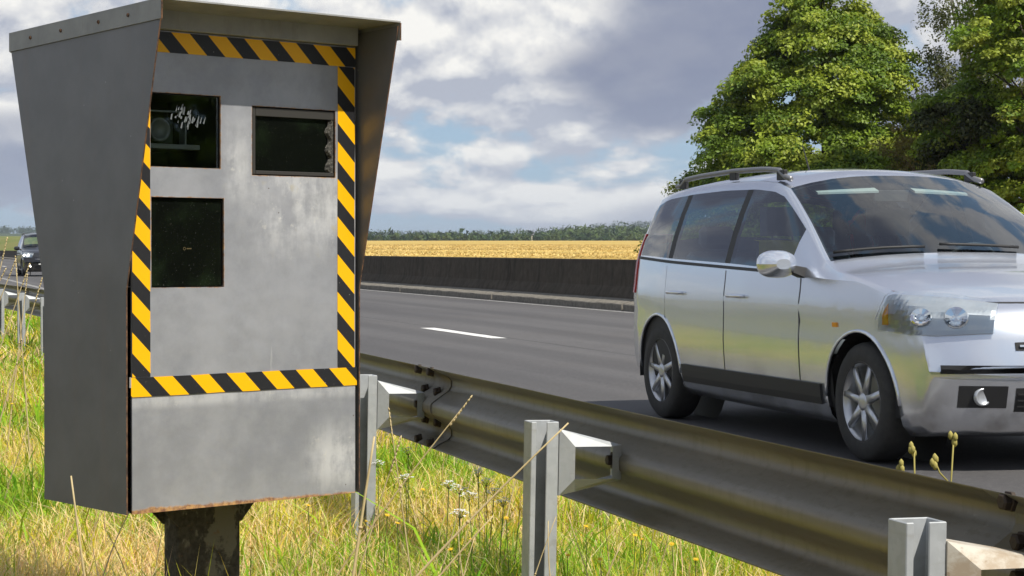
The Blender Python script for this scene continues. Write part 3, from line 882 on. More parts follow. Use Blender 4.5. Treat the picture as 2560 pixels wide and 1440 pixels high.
ZT = [(-2.15, .62), (-2.14, .76), (-2.11, .95), (-2.07, 1.14), (-2.01, 1.33), (-1.94, 1.46), (-1.84, 1.535), (-1.65, 1.578), (-1.2, 1.605), (-.7, 1.618), (-.25, 1.614),
      (.05, 1.592), (.22, 1.555), (.4, 1.465), (.64, 1.335), (.88, 1.195), (1.04, 1.10), (1.16, 1.052), (1.35, 1.025), (1.6, .99), (1.85, .94), (2.02, .885), (2.13, .815), (2.2, .725), (2.24, .62), (2.25, .54)]
ZB = [(-2.15, .52), (-2.13, .36), (-2.08, .27), (-1.9, .22), (-1.5, .19), (1.6, .17), (2.0, .17), (2.14, .20), (2.2, .27), (2.24, .38), (2.25, .46)]
WW = [(-2.15, .77), (-2.08, .82), (-1.9, .85), (-1.4, .872), (0, .878), (1.2, .876), (1.7, .862), (2.0, .84), (2.15, .82), (2.25, .79)]
BL = [(-2.15, 1.06), (-1.2, 1.02), (0, .985), (.8, .965), (1.3, .95)]
CURV = [(-2.15, -.16), (-1.7, -.05), (-1.0, 0), (-.2, 0), (.2, .07), (1.0, .15), (1.4, .08), (1.8, .12), (2.1, .24), (2.25, .30)]
FR_UP = [.0, .07, .35, .65, .91, 1.0]
TOPF = [.975, .93, .8, .6, .4, .2, .0]
def smooth_tab(tab, x):
    xs = np.array([t[0] for t in tab]); ys = np.array([t[1] for t in tab])
    k = np.linspace(-.05, .05, 5); return float(np.mean(np.interp(x + k, xs, ys)))
def ring(x, sy=1.0, inset=0.0):
    zt = interp(x, ZT) - inset * .7; zb = interp(x, ZB) + inset; w = interp(x, WW) - inset; bl = smooth_tab(BL, x)
    H = zt - zb; cr = min(.085 if x < .2 else .085 + (.05 - .085) * min(1, (x - .2) / .9), H * .35)
    zR = zt - cr; zS = min(bl, zR - .02 * min(1, H))
    zl = zb + min(.05, H * .2)
    half = [(0, zb), (w * .55, zb), (w * .9, zb)]
    for s in np.linspace(0, 1, 10):
        z = zl + (zS - zl) * s
        q = (z - .62) / .42
        y = w * (1 - .030 * q * q - .012 * max(0, -q)) if H > .3 else w * (1 - .03 * (1 - s))
        if s == 0: y *= .985
        # a soft shoulder crease under the windows
        y += .006 * math.exp(-((z - .80) / .035) ** 2) - .006 * math.exp(-((z - .70) / .05) ** 2)
        half.append((y, z))
    yS = half[-1][0]
    yR = yS - .30 * max(0, zR - zS) - .03
    for fct in FR_UP[1:]:
        z = zS + (zR - zS) * fct
        half.append((yS + (yR - yS) * fct + .016 * math.sin(fct * math.pi) * min(1, (zR - zS) / .3), z))
    for t in TOPF:
        half.append((yR * t, zR + (zt - zR) * (1 - t ** 2.6)))
    cv = interp(x, CURV)
    return [(x - cv * (y / .87) ** 2, y, z) for y, z in half]
N_LOW = 12; N_UP = 5; N_TOP = len(TOPF)      # row index of belt = 12
SIDEW = [(-1.90, -1.30), (-1.22, -.36), (-.28, .66)]
SCREEN = (.22, 1.04); REARW = (-2.05, -1.80)
STN = sorted(set([round(v, 3) for v in list(np.linspace(-2.15, -2.02, 6)) + list(np.linspace(-2.02, -1.7, 8)) + list(np.linspace(-1.7, 1.9, 46)) + list(np.linspace(1.9, 2.25, 12))
              + [a for ab in SIDEW for a in ab] + list(SCREEN) + list(REARW) + [.70]]))
STN = [s for i, s in enumerate(STN) if i == 0 or s - STN[i-1] > .008 or s in [a for ab in SIDEW for a in ab] + list(SCREEN) + list(REARW)]

def car_shell(inset=0.0, xr=(-9, 9)):
    """returns verts, dict of face lists by part"""
    V = []; faces = {}
    st = [x for x in STN if xr[0] <= x <= xr[1]]
    idx = []
    for x in st:
        h = ring(x, inset=inset); n = len(h)
        full = [(a, -b, c) for a, b, c in h] + [(a, b, c) for a, b, c in h[-2:0:-1]]
        idx.append([len(V) + i for i in range(len(full))]); V += full
    n = len(h); L = len(idx[0])
    def row_of(j):
        return j if j < n - 1 else L - 1 - j
    for i in range(len(st) - 1):
        xm = (st[i] + st[i+1]) / 2
        for j in range(L):
            r = row_of(j); q = (idx[i][j], idx[i+1][j], idx[i+1][(j+1) % L], idx[i][(j+1) % L]); part = 'body'
            up = N_LOW + 1 <= r < N_LOW + 4
            if up:
                for k, (a, b) in enumerate(SIDEW):
                    if a < xm < b: part = ('win%d' % k) + ('R' if j < n - 1 else 'L')
                if part == 'body' and SIDEW[0][1] < xm < SIDEW[2][0]: part = 'pillar%d%s' % (xm > -.7, 'R' if j < n - 1 else 'L')
            if r >= N_LOW + 6:
                if SCREEN[0] < xm < SCREEN[1]: part = 'screen'
                if REARW[0] < xm < REARW[1]: part = 'rear'
            faces.setdefault(part, []).append(q)
    if inset == 0:
        faces['body'].append(tuple(idx[0])); faces['body'].append(tuple(idx[-1][::-1]))
    return V, faces

def sub_mesh(name, V, F, mats, parent, smooth=True):
    used = sorted({i for f in F for i in f}); mp = {u: k for k, u in enumerate(used)}
    mb = MB(); mb.v = [V[u] for u in used]; mb.f = [tuple(mp[i] for i in f) for f in F]; mb.m = [0] * len(F)
    return mb.build(name, mats, parent, smooth)

def make_car(name, loc, rz, M_body, lit=False, sz=1.0, detail=True):
    root = empty(name, loc, rz)
    V, faces = car_shell()
    bm = bmesh.new(); vs = [bm.verts.new(v) for v in V]
    for f in faces['body']:
        try: bm.faces.new([vs[i] for i in f])
        except ValueError: pass
    bmesh.ops.delete(bm, geom=[v for v in bm.verts if not v.link_faces], context='VERTS')
    bmesh.ops.recalc_face_normals(bm, faces=bm.faces)
    full = BVHTree.FromPolygons([Vector(v) for v in V], [list(f) for fl in faces.values() for f in fl])
    allf = [list(f) for fl in faces.values() for f in fl]
    vn = np.zeros((len(V), 3)); VA = np.array(V)
    for f in allf:
        if len(f) > 4: continue
        a_, b_, c_, d_ = VA[f]; nn_ = np.cross(c_ - a_, d_ - b_)
        ctr = (a_ + b_ + c_ + d_) / 4
        if nn_ @ np.array([ctr[0] * .25, ctr[1], ctr[2] - .75]) < 0: nn_ = -nn_
        vn[f] += nn_
    vn /= np.maximum(1e-12, np.linalg.norm(vn, axis=1))[:, None]
    def shade_like(ob, tol=9.0):
        """shade a panel with the normals of the smooth uncut shell"""
        m_ = ob.data; m_.polygons.foreach_set('use_smooth', [True] * len(m_.polygons)); out = []
        for v in m_.vertices:
            co, no, fi, ds = full.find_nearest(v.co); f = allf[fi]
            wts = 1.0 / (np.linalg.norm(VA[f] - np.array(co), axis=1) + 1e-4) ** 2
            q = (vn[f] * wts[:, None]).sum(0); q /= max(1e-9, np.linalg.norm(q)); out.append(tuple(q))
        m_.normals_split_custom_set_from_vertices(out)
    WR, AR = .315, .365
    AX = (-1.4, 1.4)
    for ax in AX:
        for s in (-1, 1):
            nor = [Vector((math.cos(t), 0, math.sin(t))) for t in np.linspace(0, math.pi, 17)]
            c = Vector((ax, 0, .315))
            for nn in nor:
                fs = [f for f in bm.faces if f.calc_center_median().y * s > .45 and abs(f.calc_center_median().x - ax) < .62 and f.calc_center_median().z < .86]
                geom = list({v for f in fs for v in f.verts}) + list({e for f in fs for e in f.edges}) + fs
                bmesh.ops.bisect_plane(bm, geom=geom, plane_co=c + nn * AR, plane_no=nn, dist=1e-5)
            dead = []
            for f in bm.faces:
                p = f.calc_center_median()
                if p.y * s > .45 and all(nn.dot(p - c) < AR + 1e-4 for nn in nor): dead.append(f)
            bmesh.ops.delete(bm, geom=dead, context='FACES')
    me = bpy.data.meshes.new('body'); bm.to_mesh(me); bm.free()
    me.materials.append(M_body)
    body = bpy.data.objects.new('body', me); col.objects.link(body); body.parent = root
    shade_like(body)
    for pk in ('pillar0R', 'pillar0L', 'pillar1R', 'pillar1L'): sub_mesh('pillar_trim', V, faces[pk], M_trim, body)
    for k in range(3):
        for sd in 'RL':
            sub_mesh('side_window', V, faces['win%d%s' % (k, sd)], M_carglass, root)
    sub_mesh('windscreen', V, faces['screen'], M_carglass, root)
    sub_mesh('rear_window', V, faces['rear'], M_carglass, root)
    V2, f2 = car_shell(.022, (-2.06, 1.2))
    sub_mesh('cabin_lining', V2, f2['body'] + [f for k_ in f2 if k_.startswith('pillar') for f in f2[k_]], M_dash, body)
    # patches draped on the shell
    def hit(u, z, D, U):
        o = U * u + Vector((0, 0, z)) - D * 6
        r = full.ray_cast(o, D)
        return r[0], r[1]
    def patch(pname, cols, D, U, off, mat, par, rows=4, thick=.012):
        D = Vector(D).normalized(); U = Vector(U).normalized(); P = []; Q = []
        for u, z0, z1 in cols:
            a, b = [], []
            for k in range(rows + 1):
                p, nn = hit(u, z0 + (z1 - z0) * k / rows, D, U)
                if p is None: p, nn = (P[-1][k] if P else U * u), -D
                if nn.dot(D) > 0: nn = -nn
                a.append(p + nn * off); b.append(p - nn * thick)
            P.append(a); Q.append(b)
        mb = MB(); A = [[mb.vert(p) for p in r_] for r_ in P]; B = [[mb.vert(p) for p in r_] for r_ in Q]
        n, m_ = len(A), len(A[0])
        for i in range(n - 1):
            for k in range(m_ - 1): mb.face((A[i][k], A[i+1][k], A[i+1][k+1], A[i][k+1]))
            mb.face((A[i][0], B[i][0], B[i+1][0], A[i+1][0])); mb.face((A[i][-1], A[i+1][-1], B[i+1][-1], B[i][-1]))
        for k in range(m_ - 1):
            mb.face((A[0][k], A[0][k+1], B[0][k+1], B[0][k])); mb.face((A[-1][k], B[-1][k], B[-1][k+1], A[-1][k+1]))
        return mb.build(pname, mat, par, smooth=False)
    def lin(a, b, n, fl, fh): return [(u, fl(u), fh(u)) for u in np.linspace(a, b, n)]
    FD = (-1, 0, 0); FU = (0, 1, 0)
    for s in (-1, 1):
        SD = (0, -s, 0); SU = (1, 0, 0)
        def arch_low(x, ax, base): 
            dd = AR + .03; t = dd * dd - (x - ax) ** 2
            return max(base, .315 + math.sqrt(t)) if t > 0 else base
        for a, b, ax in ((-.300, .712, 1.4), (-1.262, -.318, -1.4)):
            d_ = patch('door', lin(a, b, 26, lambda x: arch_low(x, ax, .285), lambda x: smooth_tab(BL, x) - .004), SD, SU, .0035, M_body, root, 10, .004)
            shade_like(d_, .02)
            hx = a + .10 if a > -.5 else a + .10
            p, nn = hit(hx + .09, .835, Vector(SD), Vector(SU))
            mb = MB(); mb.tube([(hx, p.y + s * .004, .835), (hx + .02, p.y + s * .036, .838), (hx + .16, p.y + s * .038, .840), (hx + .19, p.y + s * .004, .838)], [.009, .012, .012, .009], 8)
            mb.build('handle', M_body, d_, True)
        for a, b in ((-.317, -.301),):
            patch('door_seam', [(a, .29, .985), (b, .29, .985)], SD, SU, .0012, M_trim, body, 10, .002)
        patch('door_seam', [(.713, .29, .955), (.721, .29, .955)], SD, SU, .0012, M_trim, body, 10, .002)
        patch('door_seam', [(-1.272, .66, 1.01), (-1.263, .66, 1.01)], SD, SU, .0012, M_trim, body, 6, .002)
        patch('side_moulding', lin(-.98, .98, 20, lambda x: .275, lambda x: .385), SD, SU, .016, M_trim, root, 3)
        patch('window_sill_trim', lin(-1.88, .66, 30, lambda x: smooth_tab(BL, x) + .004, lambda x: smooth_tab(BL, x) + .022), SD, SU, .006, M_trim, body, 1)
        patch('indicator_lamp', [(1.12, .70, .725), (1.17, .70, .725)], SD, SU, .006, M_amber, root, 1)
        # arch liner and lip
        for ax in AX:
            mb = MB(); rows = []; lip = []
            for t in np.linspace(-.15, math.pi + .15, 22):
                x, z = ax + AR * math.cos(t), .315 + AR * math.sin(t)
                rows.append([(ax + (AR + .004) * math.cos(t), s * .845, .315 + (AR + .004) * math.sin(t)), (ax + AR * math.cos(t), s * .52, .315 + AR * math.sin(t))])
                p, nn = hit(ax + (AR + .008) * math.cos(t), max(.24, .315 + (AR + .008) * math.sin(t)), Vector(SD), Vector(SU))
                if p is not None and t > -.05 and t < math.pi + .05: lip.append((p.x, p.y + s * .001, p.z))
            mb.grid(rows); 
            mb.lathe([(.001, s * .52), (AR, s * .52)], 24, 'y', c=(ax, 0, .315))
            mb.build('wheel_well', M_trim, body)
            if len(lip) > 3:
                mb = MB(); mb.tube(lip, .010, 6); mb.build('arch_lip', M_body, body, True)
            # wheel
            mb = MB(); y0 = s * .655; y1 = s * .852
            def yy(t): return y0 + (y1 - y0) * t
            mb.lathe([(.205, yy(.02)), (.235, yy(.0)), (.29, yy(.02)), (.308, yy(.10)), (.315, yy(.22)), (.3155, yy(.5)), (.315, yy(.78)), (.308, yy(.90)), (.29, yy(.98)), (.235, yy(1.0)), (.205, yy(.97))], 40, 'y', c=(0, 0, 0))
            wh = mb.build('wheel', M_rubber, root, True); wh.location = (ax, 0, .315)
            mb = MB(); mb.lathe([(.212, yy(.98)), (.216, yy(.95)), (.200, yy(.92)), (.195, yy(.55)), (.20, yy(.1))], 40, 'y')
            for k in range(7):
                t = 2 * math.pi * k / 7 + .3; c_, s_ = math.cos(t), math.sin(t)
                def pt(r_, w_, tt): return (r_ * c_ - w_ * s_, yy(tt), r_ * s_ + w_ * c_)
                mb.hexa([pt(.03, -.024, .80), pt(.03, .024, .80), pt(.205, .019, .86), pt(.205, -.019, .86), pt(.03, -.020, .93), pt(.03, .020, .93), pt(.205, .014, .94), pt(.205, -.014, .94)])
            mb.lathe([(.001, yy(.97)), (.030, yy(.965)), (.052, yy(.92)), (.055, yy(.8))], 24, 'y')
            mb.build('rim', M_alloy, wh, True)
            mb = MB(); mb.lathe([(.001, yy(.45)), (.135, yy(.45)), (.135, yy(.35)), (.195, yy(.3))], 32, 'y'); mb.build('brake_disc', M_greymetal, wh)
        # headlamps: wrap the corner
        hd = Vector((-.74, -s * .67, 0)); hu = Vector((.67, -s * .74, 0)) * (1)
        hu = Vector((hd.y * s, -hd.x * s, 0)) if False else Vector((.67, -s * .74, 0))
        def u_of(x, y): return x * hu.x + y * hu.y
        ua, ub = u_of(1.60, s * .84), u_of(2.12, s * .50)
        hl_lo = lambda u: .685 + .03 * abs((u - ua) / (ub - ua) - .55)
        hl_hi = lambda u: .69 + .165 * min(1, ((u - ua) / (ub - ua)) * 7 + .25) * (1 - .25 * max(0, (u - ua) / (ub - ua) - .6)) + .03 * (1 - (u - ua) / (ub - ua))
        hl = patch('headlight', lin(ua, ub, 30, hl_lo, hl_hi), hd, hu, .010, M_lamp, root, 8)
        patch('lens', lin(ua - .006, ub + .006, 30, lambda u: hl_lo(u) - .006, lambda u: hl_hi(u) + .006), hd, hu, .024, M_lens, hl, 8, -.021)
        for fr2, rr in ((.42, .055), (.70, .062)):
            uc = ua + (ub - ua) * fr2; zc2 = .772
            p, nn = hit(uc, zc2, hd.normalized(), hu.normalized())
            if nn.dot(hd) > 0: nn = -nn
            mb = MB(); q = Vector((1, 0, 0)).rotation_difference(nn)
            for r0, r1, a0, a1 in ((rr, rr * .9, .011, .019), (rr * .9, .02, .019, .012), (.02, .001, .0125, .017)):
                for k in range(16):
                    t0, t1 = 2 * math.pi * k / 16, 2 * math.pi * (k + 1) / 16
                    mb.poly([p + q @ Vector((a_, r_ * math.cos(t_), r_ * math.sin(t_))) for r_, a_, t_ in ((r0, a0, t0), (r1, a1, t0), (r1, a1, t1), (r0, a0, t1))])
            mb.build('lamp_bowl', M_lit if lit else M_chrome, hl, True, fix=False)
        patch('turn_signal', lin(ua + .03, ua + .07, 3, lambda u: .73, lambda u: hl_hi(u) - .04), hd, hu, .0125, M_amber, hl, 5)
        # fog lamp recess and lower bumper detail
        patch('fog_recess', [(s * y_, .33, .44) for y_ in np.linspace(.44, .66, 8)], FD, FU, .002, M_trim, root, 3)
        p, nn = hit(s * .55, .385, Vector(FD), Vector(FU))
        mb = MB(); mb.lathe([(.001, .008), (.034, .007), (.036, .010), (.044, .010), (.046, -.01)], 20, 'x', c=(p.x, s * .55, .385)); mb.build('fog_lamp', M_lit if lit else M_lamp, root, True)
        # tail lamps
        td = Vector((.8, -s * .6, 0)); tu = Vector((.6, s * .8, 0))
        ut = [(-1.90, s * .84), (-2.12, s * .62)]
        u0, u1 = sorted(x * tu.x + y * tu.y for x, y in ut)
        patch('tail_lamp', lin(u0, u1, 8, lambda u: .82, lambda u: 1.22), td, tu, .008, M_redlens, root, 6)
        # door mirror
        mr = MB(); cx, cy, cz = .70, s * 1.0, 1.035
        for i in range(9):
            pass
        rings_ = []
        for i in range(10):
            t = i / 9; xx = cx + .085 - .15 * t; rr = math.sin(math.pi * min(.97, .12 + .62 * t)) ; rr = max(.25, rr)
            rings_.append([(xx, cy + s * .118 * rr * math.copysign(abs(math.cos(a)) ** .8, math.cos(a)), cz + .078 * rr * math.copysign(abs(math.sin(a)) ** .8, math.sin(a))) for a in np.linspace(0, 2 * math.pi, 21)])
        mr.grid(rings_); mr.poly(rings_[0][:-1]); mr.poly(rings_[-1][:-1])
        mo = mr.build('door_mirror', M_body, root, True)
        mb = MB(); mb.hexa([(cx - .03, s * .855, .955), (cx + .06, s * .855, .955), (cx + .05, s * .93, .985), (cx - .02, s * .93, .985), (cx - .03, s * .835, 1.015), (cx + .05, s * .835, 1.015), (cx + .04, s * .92, 1.03), (cx - .02, s * .92, 1.03)])
        mb.build('mirror_arm', M_trim, mo, bevel=.006)
        mb = MB(); mb.lathe([(.001, 0), (.07, 0)], 20, 'x', c=(cx - .0665, 0, 0)); [mb.v.__setitem__(i, (v[0], cy + v[1] * 1.25, cz + v[2] * .85)) for i, v in enumerate(mb.v)]
        mb.build('mirror_glass', M_chrome, mo, fix=False)
        # roof bars
        ry = lambda x: s * (ring(x)[N_LOW + N_UP][1] - .035)
        rz_ = lambda x: interp(x, ZT) - .055
        pts = [(x, ry(x), rz_(x) + (.045 if .06 < t < .94 else .012)) for t, x in [(t, -1.62 + 1.75 * t) for t in np.linspace(0, 1, 22)]]
        mb = MB(); mb.tube(pts, .017, 10); rb = mb.build('roof_bar', material('grey_roof_bar', (.22, .22, .23), .4, .5), root, True)
        for x in (-1.5, -.7, 0.0):
            mb = MB(); mb.box((x - .05, ry(x) - .014, rz_(x) - .012), (x + .05, ry(x) + .014, rz_(x) + .05)); mb.build('bar_foot', M_trim, rb, bevel=.005)
    # front: grille, intakes, bumper crease, plate
    patch('grille', [(y_, .615, .655 + .02 * (1 - abs(y_) / .4)) for y_ in np.linspace(-.40, .40, 22)], FD, FU, .004, M_trim, root, 3)
    for z_ in (.632,):
        patch('grille_bar', [(y_, z_, z_ + .010) for y_ in np.linspace(-.38, .38, 20)], FD, FU, .012, M_chrome, root, 1)
    patch('lower_intake', [(y_, .30 + .03 * abs(y_), .43) for y_ in np.linspace(-.40, .40, 22)], FD, FU, .003, M_trim, root, 3)
    for z_ in (.335, .365, .395):
        patch('intake_slat', [(y_, z_, z_ + .007) for y_ in np.linspace(-.39, .39, 18)], FD, FU, .012, M_trim, root, 1)
    patch('bumper_strip', [(y_, .500, .540) for y_ in np.linspace(-.74, .74, 40)], FD, FU, .014, M_trim, root, 2)
    patch('number_plate', [(y_, .445, .495) for y_ in np.linspace(-.24, .24, 10)], FD, FU, .016, M_plate, root, 2)
    mb = MB(); p, nn = hit(0, .735, Vector(FD), Vector(FU))
    mb.lathe([(.001, .016), (.030, .014), (.038, .008), (.04, -.004)], 24, 'x', c=(p.x, 0, p.z)); mb.build('badge', M_chrome, root, True)
    patch('bonnet_seam', [(y_, .845, .853) for y_ in np.linspace(-.58, .58, 30)], FD, FU, .001, M_trim, body, 1, .002)
    # wipers lie along the foot of the screen
    for y_ in (-.25, .35):
        mb = MB(); pts = []
        for t in np.linspace(0, 1, 8):
            yv = y_ - .5 * t; h = ring(1.00 - .02 * t); ys2 = [q[1] for q in h[N_LOW + N_UP:]][::-1]; zs2 = [q[2] for q in h[N_LOW + N_UP:]][::-1]; xs2 = [q[0] for q in h[N_LOW + N_UP:]][::-1]
            pts.append((np.interp(abs(yv), ys2, xs2) + .02, yv, np.interp(abs(yv), ys2, zs2) + .012))
        mb.tube(pts, .009, 6); mb.build('wiper', M_trim, root, True)
    # underbody shadow tray and cabin
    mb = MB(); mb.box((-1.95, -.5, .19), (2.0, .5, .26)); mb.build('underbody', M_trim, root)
    if detail:
        mb = MB(); mb.hexa([(.55, -.76, .62), (1.12, -.70, .62), (1.12, .70, .62), (.55, .76, .62), (.52, -.76, .95), (1.02, -.66, .985), (1.02, .66, .985), (.52, .76, .95)]); db = mb.build('dashboard', M_dash, root, bevel=.03)
        mb = MB(); mb.box((.80, -.58, .988), (.96, -.22, .992)); pp = mb.build('paper', M_paper, db)
        mb = MB(); mb.poly([(.78, -.60, .975), (.80, -.28, .978), (.82, -.28, 1.055), (.80, -.60, 1.05)]); mb.build('permit_card', M_paper, db, fix=False)
        for s in (-1, 1):
            st_ = empty('seat', (0, s * .37, 0)); st_.parent = root
            mb = MB(); mb.hexa([(-.35, -.25, .42), (.20, -.25, .45), (.20, .25, .45), (-.35, .25, .42), (-.35, -.25, .56), (.22, -.25, .62), (.22, .25, .62), (-.35, .25, .56)]); mb.build('cushion', M_cloth, st_, True, bevel=.05)
            mb = MB(); mb.hexa([(-.36, -.24, .55), (-.24, -.24, .55), (-.24, .24, .55), (-.36, .24, .55), (-.56, -.20, 1.14), (-.46, -.20, 1.14), (-.46, .20, 1.14), (-.56, .20, 1.14)]); mb.build('backrest', M_cloth, st_, True, bevel=.04)
            mb = MB(); mb.box((-.60, -.13, 1.20), (-.50, .13, 1.38)); mb.tube([(-.54, -.07, 1.1), (-.55, -.07, 1.22)], .008, 6); mb.tube([(-.54, .07, 1.1), (-.55, .07, 1.22)], .008, 6); mb.build('headrest', M_cloth, st_, True, bevel=.03)
            if s < 0 and not lit:
                mb = MB(); mb.grid([[(-.43 + .012 * math.sin(k * 1.3), -.215 + .43 * k / 10, z_) for k in range(11)] for z_ in (1.05, 1.12, 1.165)] + [[(-.51, -.215 + .43 * k / 10, 1.175) for k in range(11)]])
                mb.build('draped_vest', M_vest, st_, fix=False)
        mb = MB(); mb.hexa([(-1.35, -.62, .45), (-.80, -.62, .48), (-.80, .62, .48), (-1.35, .62, .45), (-1.35, -.62, .60), (-.80, -.62, .64), (-.80, .62, .64), (-1.35, .62, .60)])
        mb.hexa([(-1.42, -.62, .55), (-1.28, -.62, .55), (-1.28, .62, .55), (-1.42, .62, .55), (-1.58, -.60, 1.10), (-1.48, -.60, 1.10), (-1.48, .60, 1.10), (-1.58, .60, 1.10)])
        for y_ in (-.38, .38): mb.box((-1.60, y_ - .12, 1.12), (-1.50, y_ + .12, 1.27))
        mb.build('rear_bench', M_cloth, root, bevel=.03)
        mb = MB(); c0 = Vector((.42, .37, .98)); ax_ = Vector((-.9, 0, .43)).normalized(); e1 = Vector((0, 1, 0)); e2 = ax_.cross(e1)
        mb.tube([c0 + (e1 * math.cos(t) + e2 * math.sin(t)) * .185 for t in np.linspace(0, 2 * math.pi, 29)], .015, 8)
        mb.tube([c0 - e1 * .18, c0 + e1 * .18], .018, 6); mb.tube([c0, c0 - ax_ * .25], .03, 8); mb.build('steering_wheel', M_dash, root, True)
        mb = MB(); mb.box((.15, -.12, 1.40), (.18, .12, 1.47)); mb.tube([(.17, 0, 1.47), (.2, 0, 1.52)], .01, 6); mb.build('inner_mirror', M_dash, root, bevel=.01)
        for s in (-1, 1):
            mb = MB(); mb.hexa([(.10, s * .12, 1.50), (.24, s * .12, 1.452), (.20, s * .5, 1.44), (.06, s * .5, 1.485), (.10, s * .12, 1.512), (.24, s * .12, 1.464), (.20, s * .5, 1.452), (.06, s * .5, 1.497)]); mb.build('sun_visor', material('visor_cloth', (.42, .45, .43), .9), root)
    mb = MB(); mb.tube([(-.9, .0, 1.60), (-1.02, 0, 1.80)], [.006, .003], 6); mb.build('aerial', M_trim, root)
    root.scale = (1, 1, sz)
    return root

silver = make_car('silver_car', (5.735, 10.64, 0), R(-90), M_silver)
tag(silver, 'silver estate car with black roof bars driving along the near lane', 'car')
dark = make_car('black_car', (6.2, 83.5, 0), R(-90), M_blackcar, lit=True, sz=1.10, detail=False)
tag(dark, 'small distant black car with lit headlights, partly hidden behind the cabinet', 'car')

# ------------------------------------------------------------------ trees
def f_bark(ca, cb):
    def f(g):
        p = g.coord('Object'); n = g.noise(g.scale(p, (1, 1, .25)), 9, 5, .7)
        return {'Base_Color': g.mix(n.step(.35, .65), ca, cb), 'Normal': g.bump(n, .8, .03)}
    return f
M_bark = material('bark', rough=.95, fn=f_bark((.05, .04, .03), (.13, .105, .08)))
M_birch = material('birch_bark', rough=.8, fn=f_bark((.08, .075, .07), (.62, .60, .55)))
M_twig = material('twig', rough=.95, fn=f_bark((.10, .075, .045), (.22, .17, .10)))

def leaves(P, N, size, tint, shape=.62):
    """one folded leaf-shaped quad pair per point; P, N (n,3), size (n,), tint (n,3)"""
    n = len(P)
    N = N / np.linalg.norm(N, axis=1)[:, None]
    r = rng.normal(size=(n, 3)); T = r - N * (r * N).sum(1)[:, None]; T /= np.linalg.norm(T, axis=1)[:, None]
    T[:, 2] -= .45; T /= np.linalg.norm(T, axis=1)[:, None]
    B = np.cross(N, T); B /= np.linalg.norm(B, axis=1)[:, None]
    s = size[:, None]
    v0 = P - T * s * .5; v2 = P + T * s * .5
    v1 = P + B * s * shape * .5 + N * s * .10; v3 = P - B * s * shape * .5 + N * s * .10
    V = np.stack([v0, v1, v2, v3], 1).reshape(-1, 3)
    F = np.arange(4 * n).reshape(-1, 4)
    F = np.concatenate([F[:, [0, 1, 2]], F[:, [0, 2, 3]]])
    return V, F, np.repeat(tint, 4, 0)

def tree(name, label, loc, prof, ncl, nleaf, lsize, clr, cols, seed, trunk_r, bark, limbs=34, lean=0.0, droop=.3, inner=.45, lump=.16, group=None, hang=0.0, cat='tree'):
    global rng
    rng = np.random.default_rng(seed); rd = random.Random(seed)
    root = empty(name, loc); tag(root, label, cat, group)
    hs = [p[0] for p in prof]; rs = [p[1] for p in prof]; H = hs[-1]
    mb = MB(); tp = [(lean * t * t + .08 * math.sin(t * 7 + seed), .08 * math.cos(t * 6), -.3 + (H * .93 + .3) * t) for t in np.linspace(0, 1, 12)]
    mb.tube(tp, [trunk_r * (1.15 - t) + .012 for t in np.linspace(0, 1, 12)], 9); mb.build('trunk', bark, root, True)
    def tpt(h): 
        t = min(1, max(0, (h + .3) / (H * .93 + .3))); i = min(10, int(t * 11)); f = t * 11 - i
        return Vector(tp[i]).lerp(Vector(tp[i + 1]), f)
    w = np.interp(np.linspace(0, H, 200), hs, rs); w = w / w.sum()
    P, N, S, C = [], [], [], []; heads = []
    ph = [rd.uniform(0, 6.28) for _ in range(4)]
    per = 6; nb = max(1, ncl // per); boughs = []
    for i in range(nb):
        h = float(rng.choice(np.linspace(0, H, 200), p=w)); a = rd.uniform(0, 2 * math.pi)
        lim = np.interp(h, hs, rs) * (1 + lump * math.sin(3 * a + ph[0] + h * 1.3) + lump * .8 * math.sin(5 * a - h * 2.1 + ph[1]) + lump * .7 * math.sin(h * 3.3 + ph[2] + 2 * a))
        fr = inner + (1 - inner) * math.sqrt(rd.random()); boughs.append((h, a, lim * fr))
    for i in range(nb * per):
        h, a, rr_ = boughs[i // per]; bs = clr * 1.9
        c = tpt(h); e = rd.uniform(-1.1, .9) * bs; sd_ = rd.gauss(0, .55) * bs
        c = Vector((c.x + (rr_ + e * .6) * math.cos(a) - sd_ * math.sin(a), c.y + (rr_ + e * .6) * math.sin(a) + sd_ * math.cos(a), h - droop * .55 * e - .12 * abs(sd_) + rd.gauss(0, .16) * bs))
        heads.append((c, a, h)); k = clr * rd.uniform(.65, 1.3); m_ = int(nleaf * rd.uniform(.6, 1.3))
        u = rng.normal(size=(m_, 3)); u /= np.linalg.norm(u, axis=1)[:, None]; rr = rng.random(m_)[:, None] ** .45
        q = u * rr * np.array([k, k, k * .5])
        out = np.array([math.cos(a), math.sin(a), 0])
        dist = q @ out
        q[:, 2] -= droop * np.maximum(0, dist) + hang * rng.random(m_) * k * 2
        P.append(q + np.array(c)); 
        nn = u * .6 + out * .35 + np.array([0, 0, .75]) + rng.normal(size=(m_, 3)) * .45; N.append(nn)
        S.append(rng.uniform(.7, 1.25, m_) * lsize)
        base = np.array(rd.choice(cols)); C.append(base[None] * rng.uniform(.75, 1.28, (m_, 1)) * rd.uniform(.85, 1.12))
    V, F, T = leaves(np.concatenate(P), np.concatenate(N), np.concatenate(S), np.concatenate(C))
    np_mesh('crown', V, F, M_leaf, root, colors=T)
    mb = MB()
    for c, a, h in rd.sample(heads, min(limbs, len(heads))):
        b0 = tpt(max(.5, h * rd.uniform(.55, .8) - .2)); mid = b0.lerp(c, .5) + Vector((0, 0, .15 * (c - b0).length * (1 - droop)))
        r0 = trunk_r * .28 * (1 - .6 * h / H) + .012
        mb.tube([b0, mid, c], [r0, r0 * .6, .008], 5, caps=False)
    mb.build('limbs', bark, root, True)
    return root
LIN = [(.23, .31, .024), (.30, .37, .034), (.13, .21, .02), (.20, .29, .022), (.36, .42, .05)]
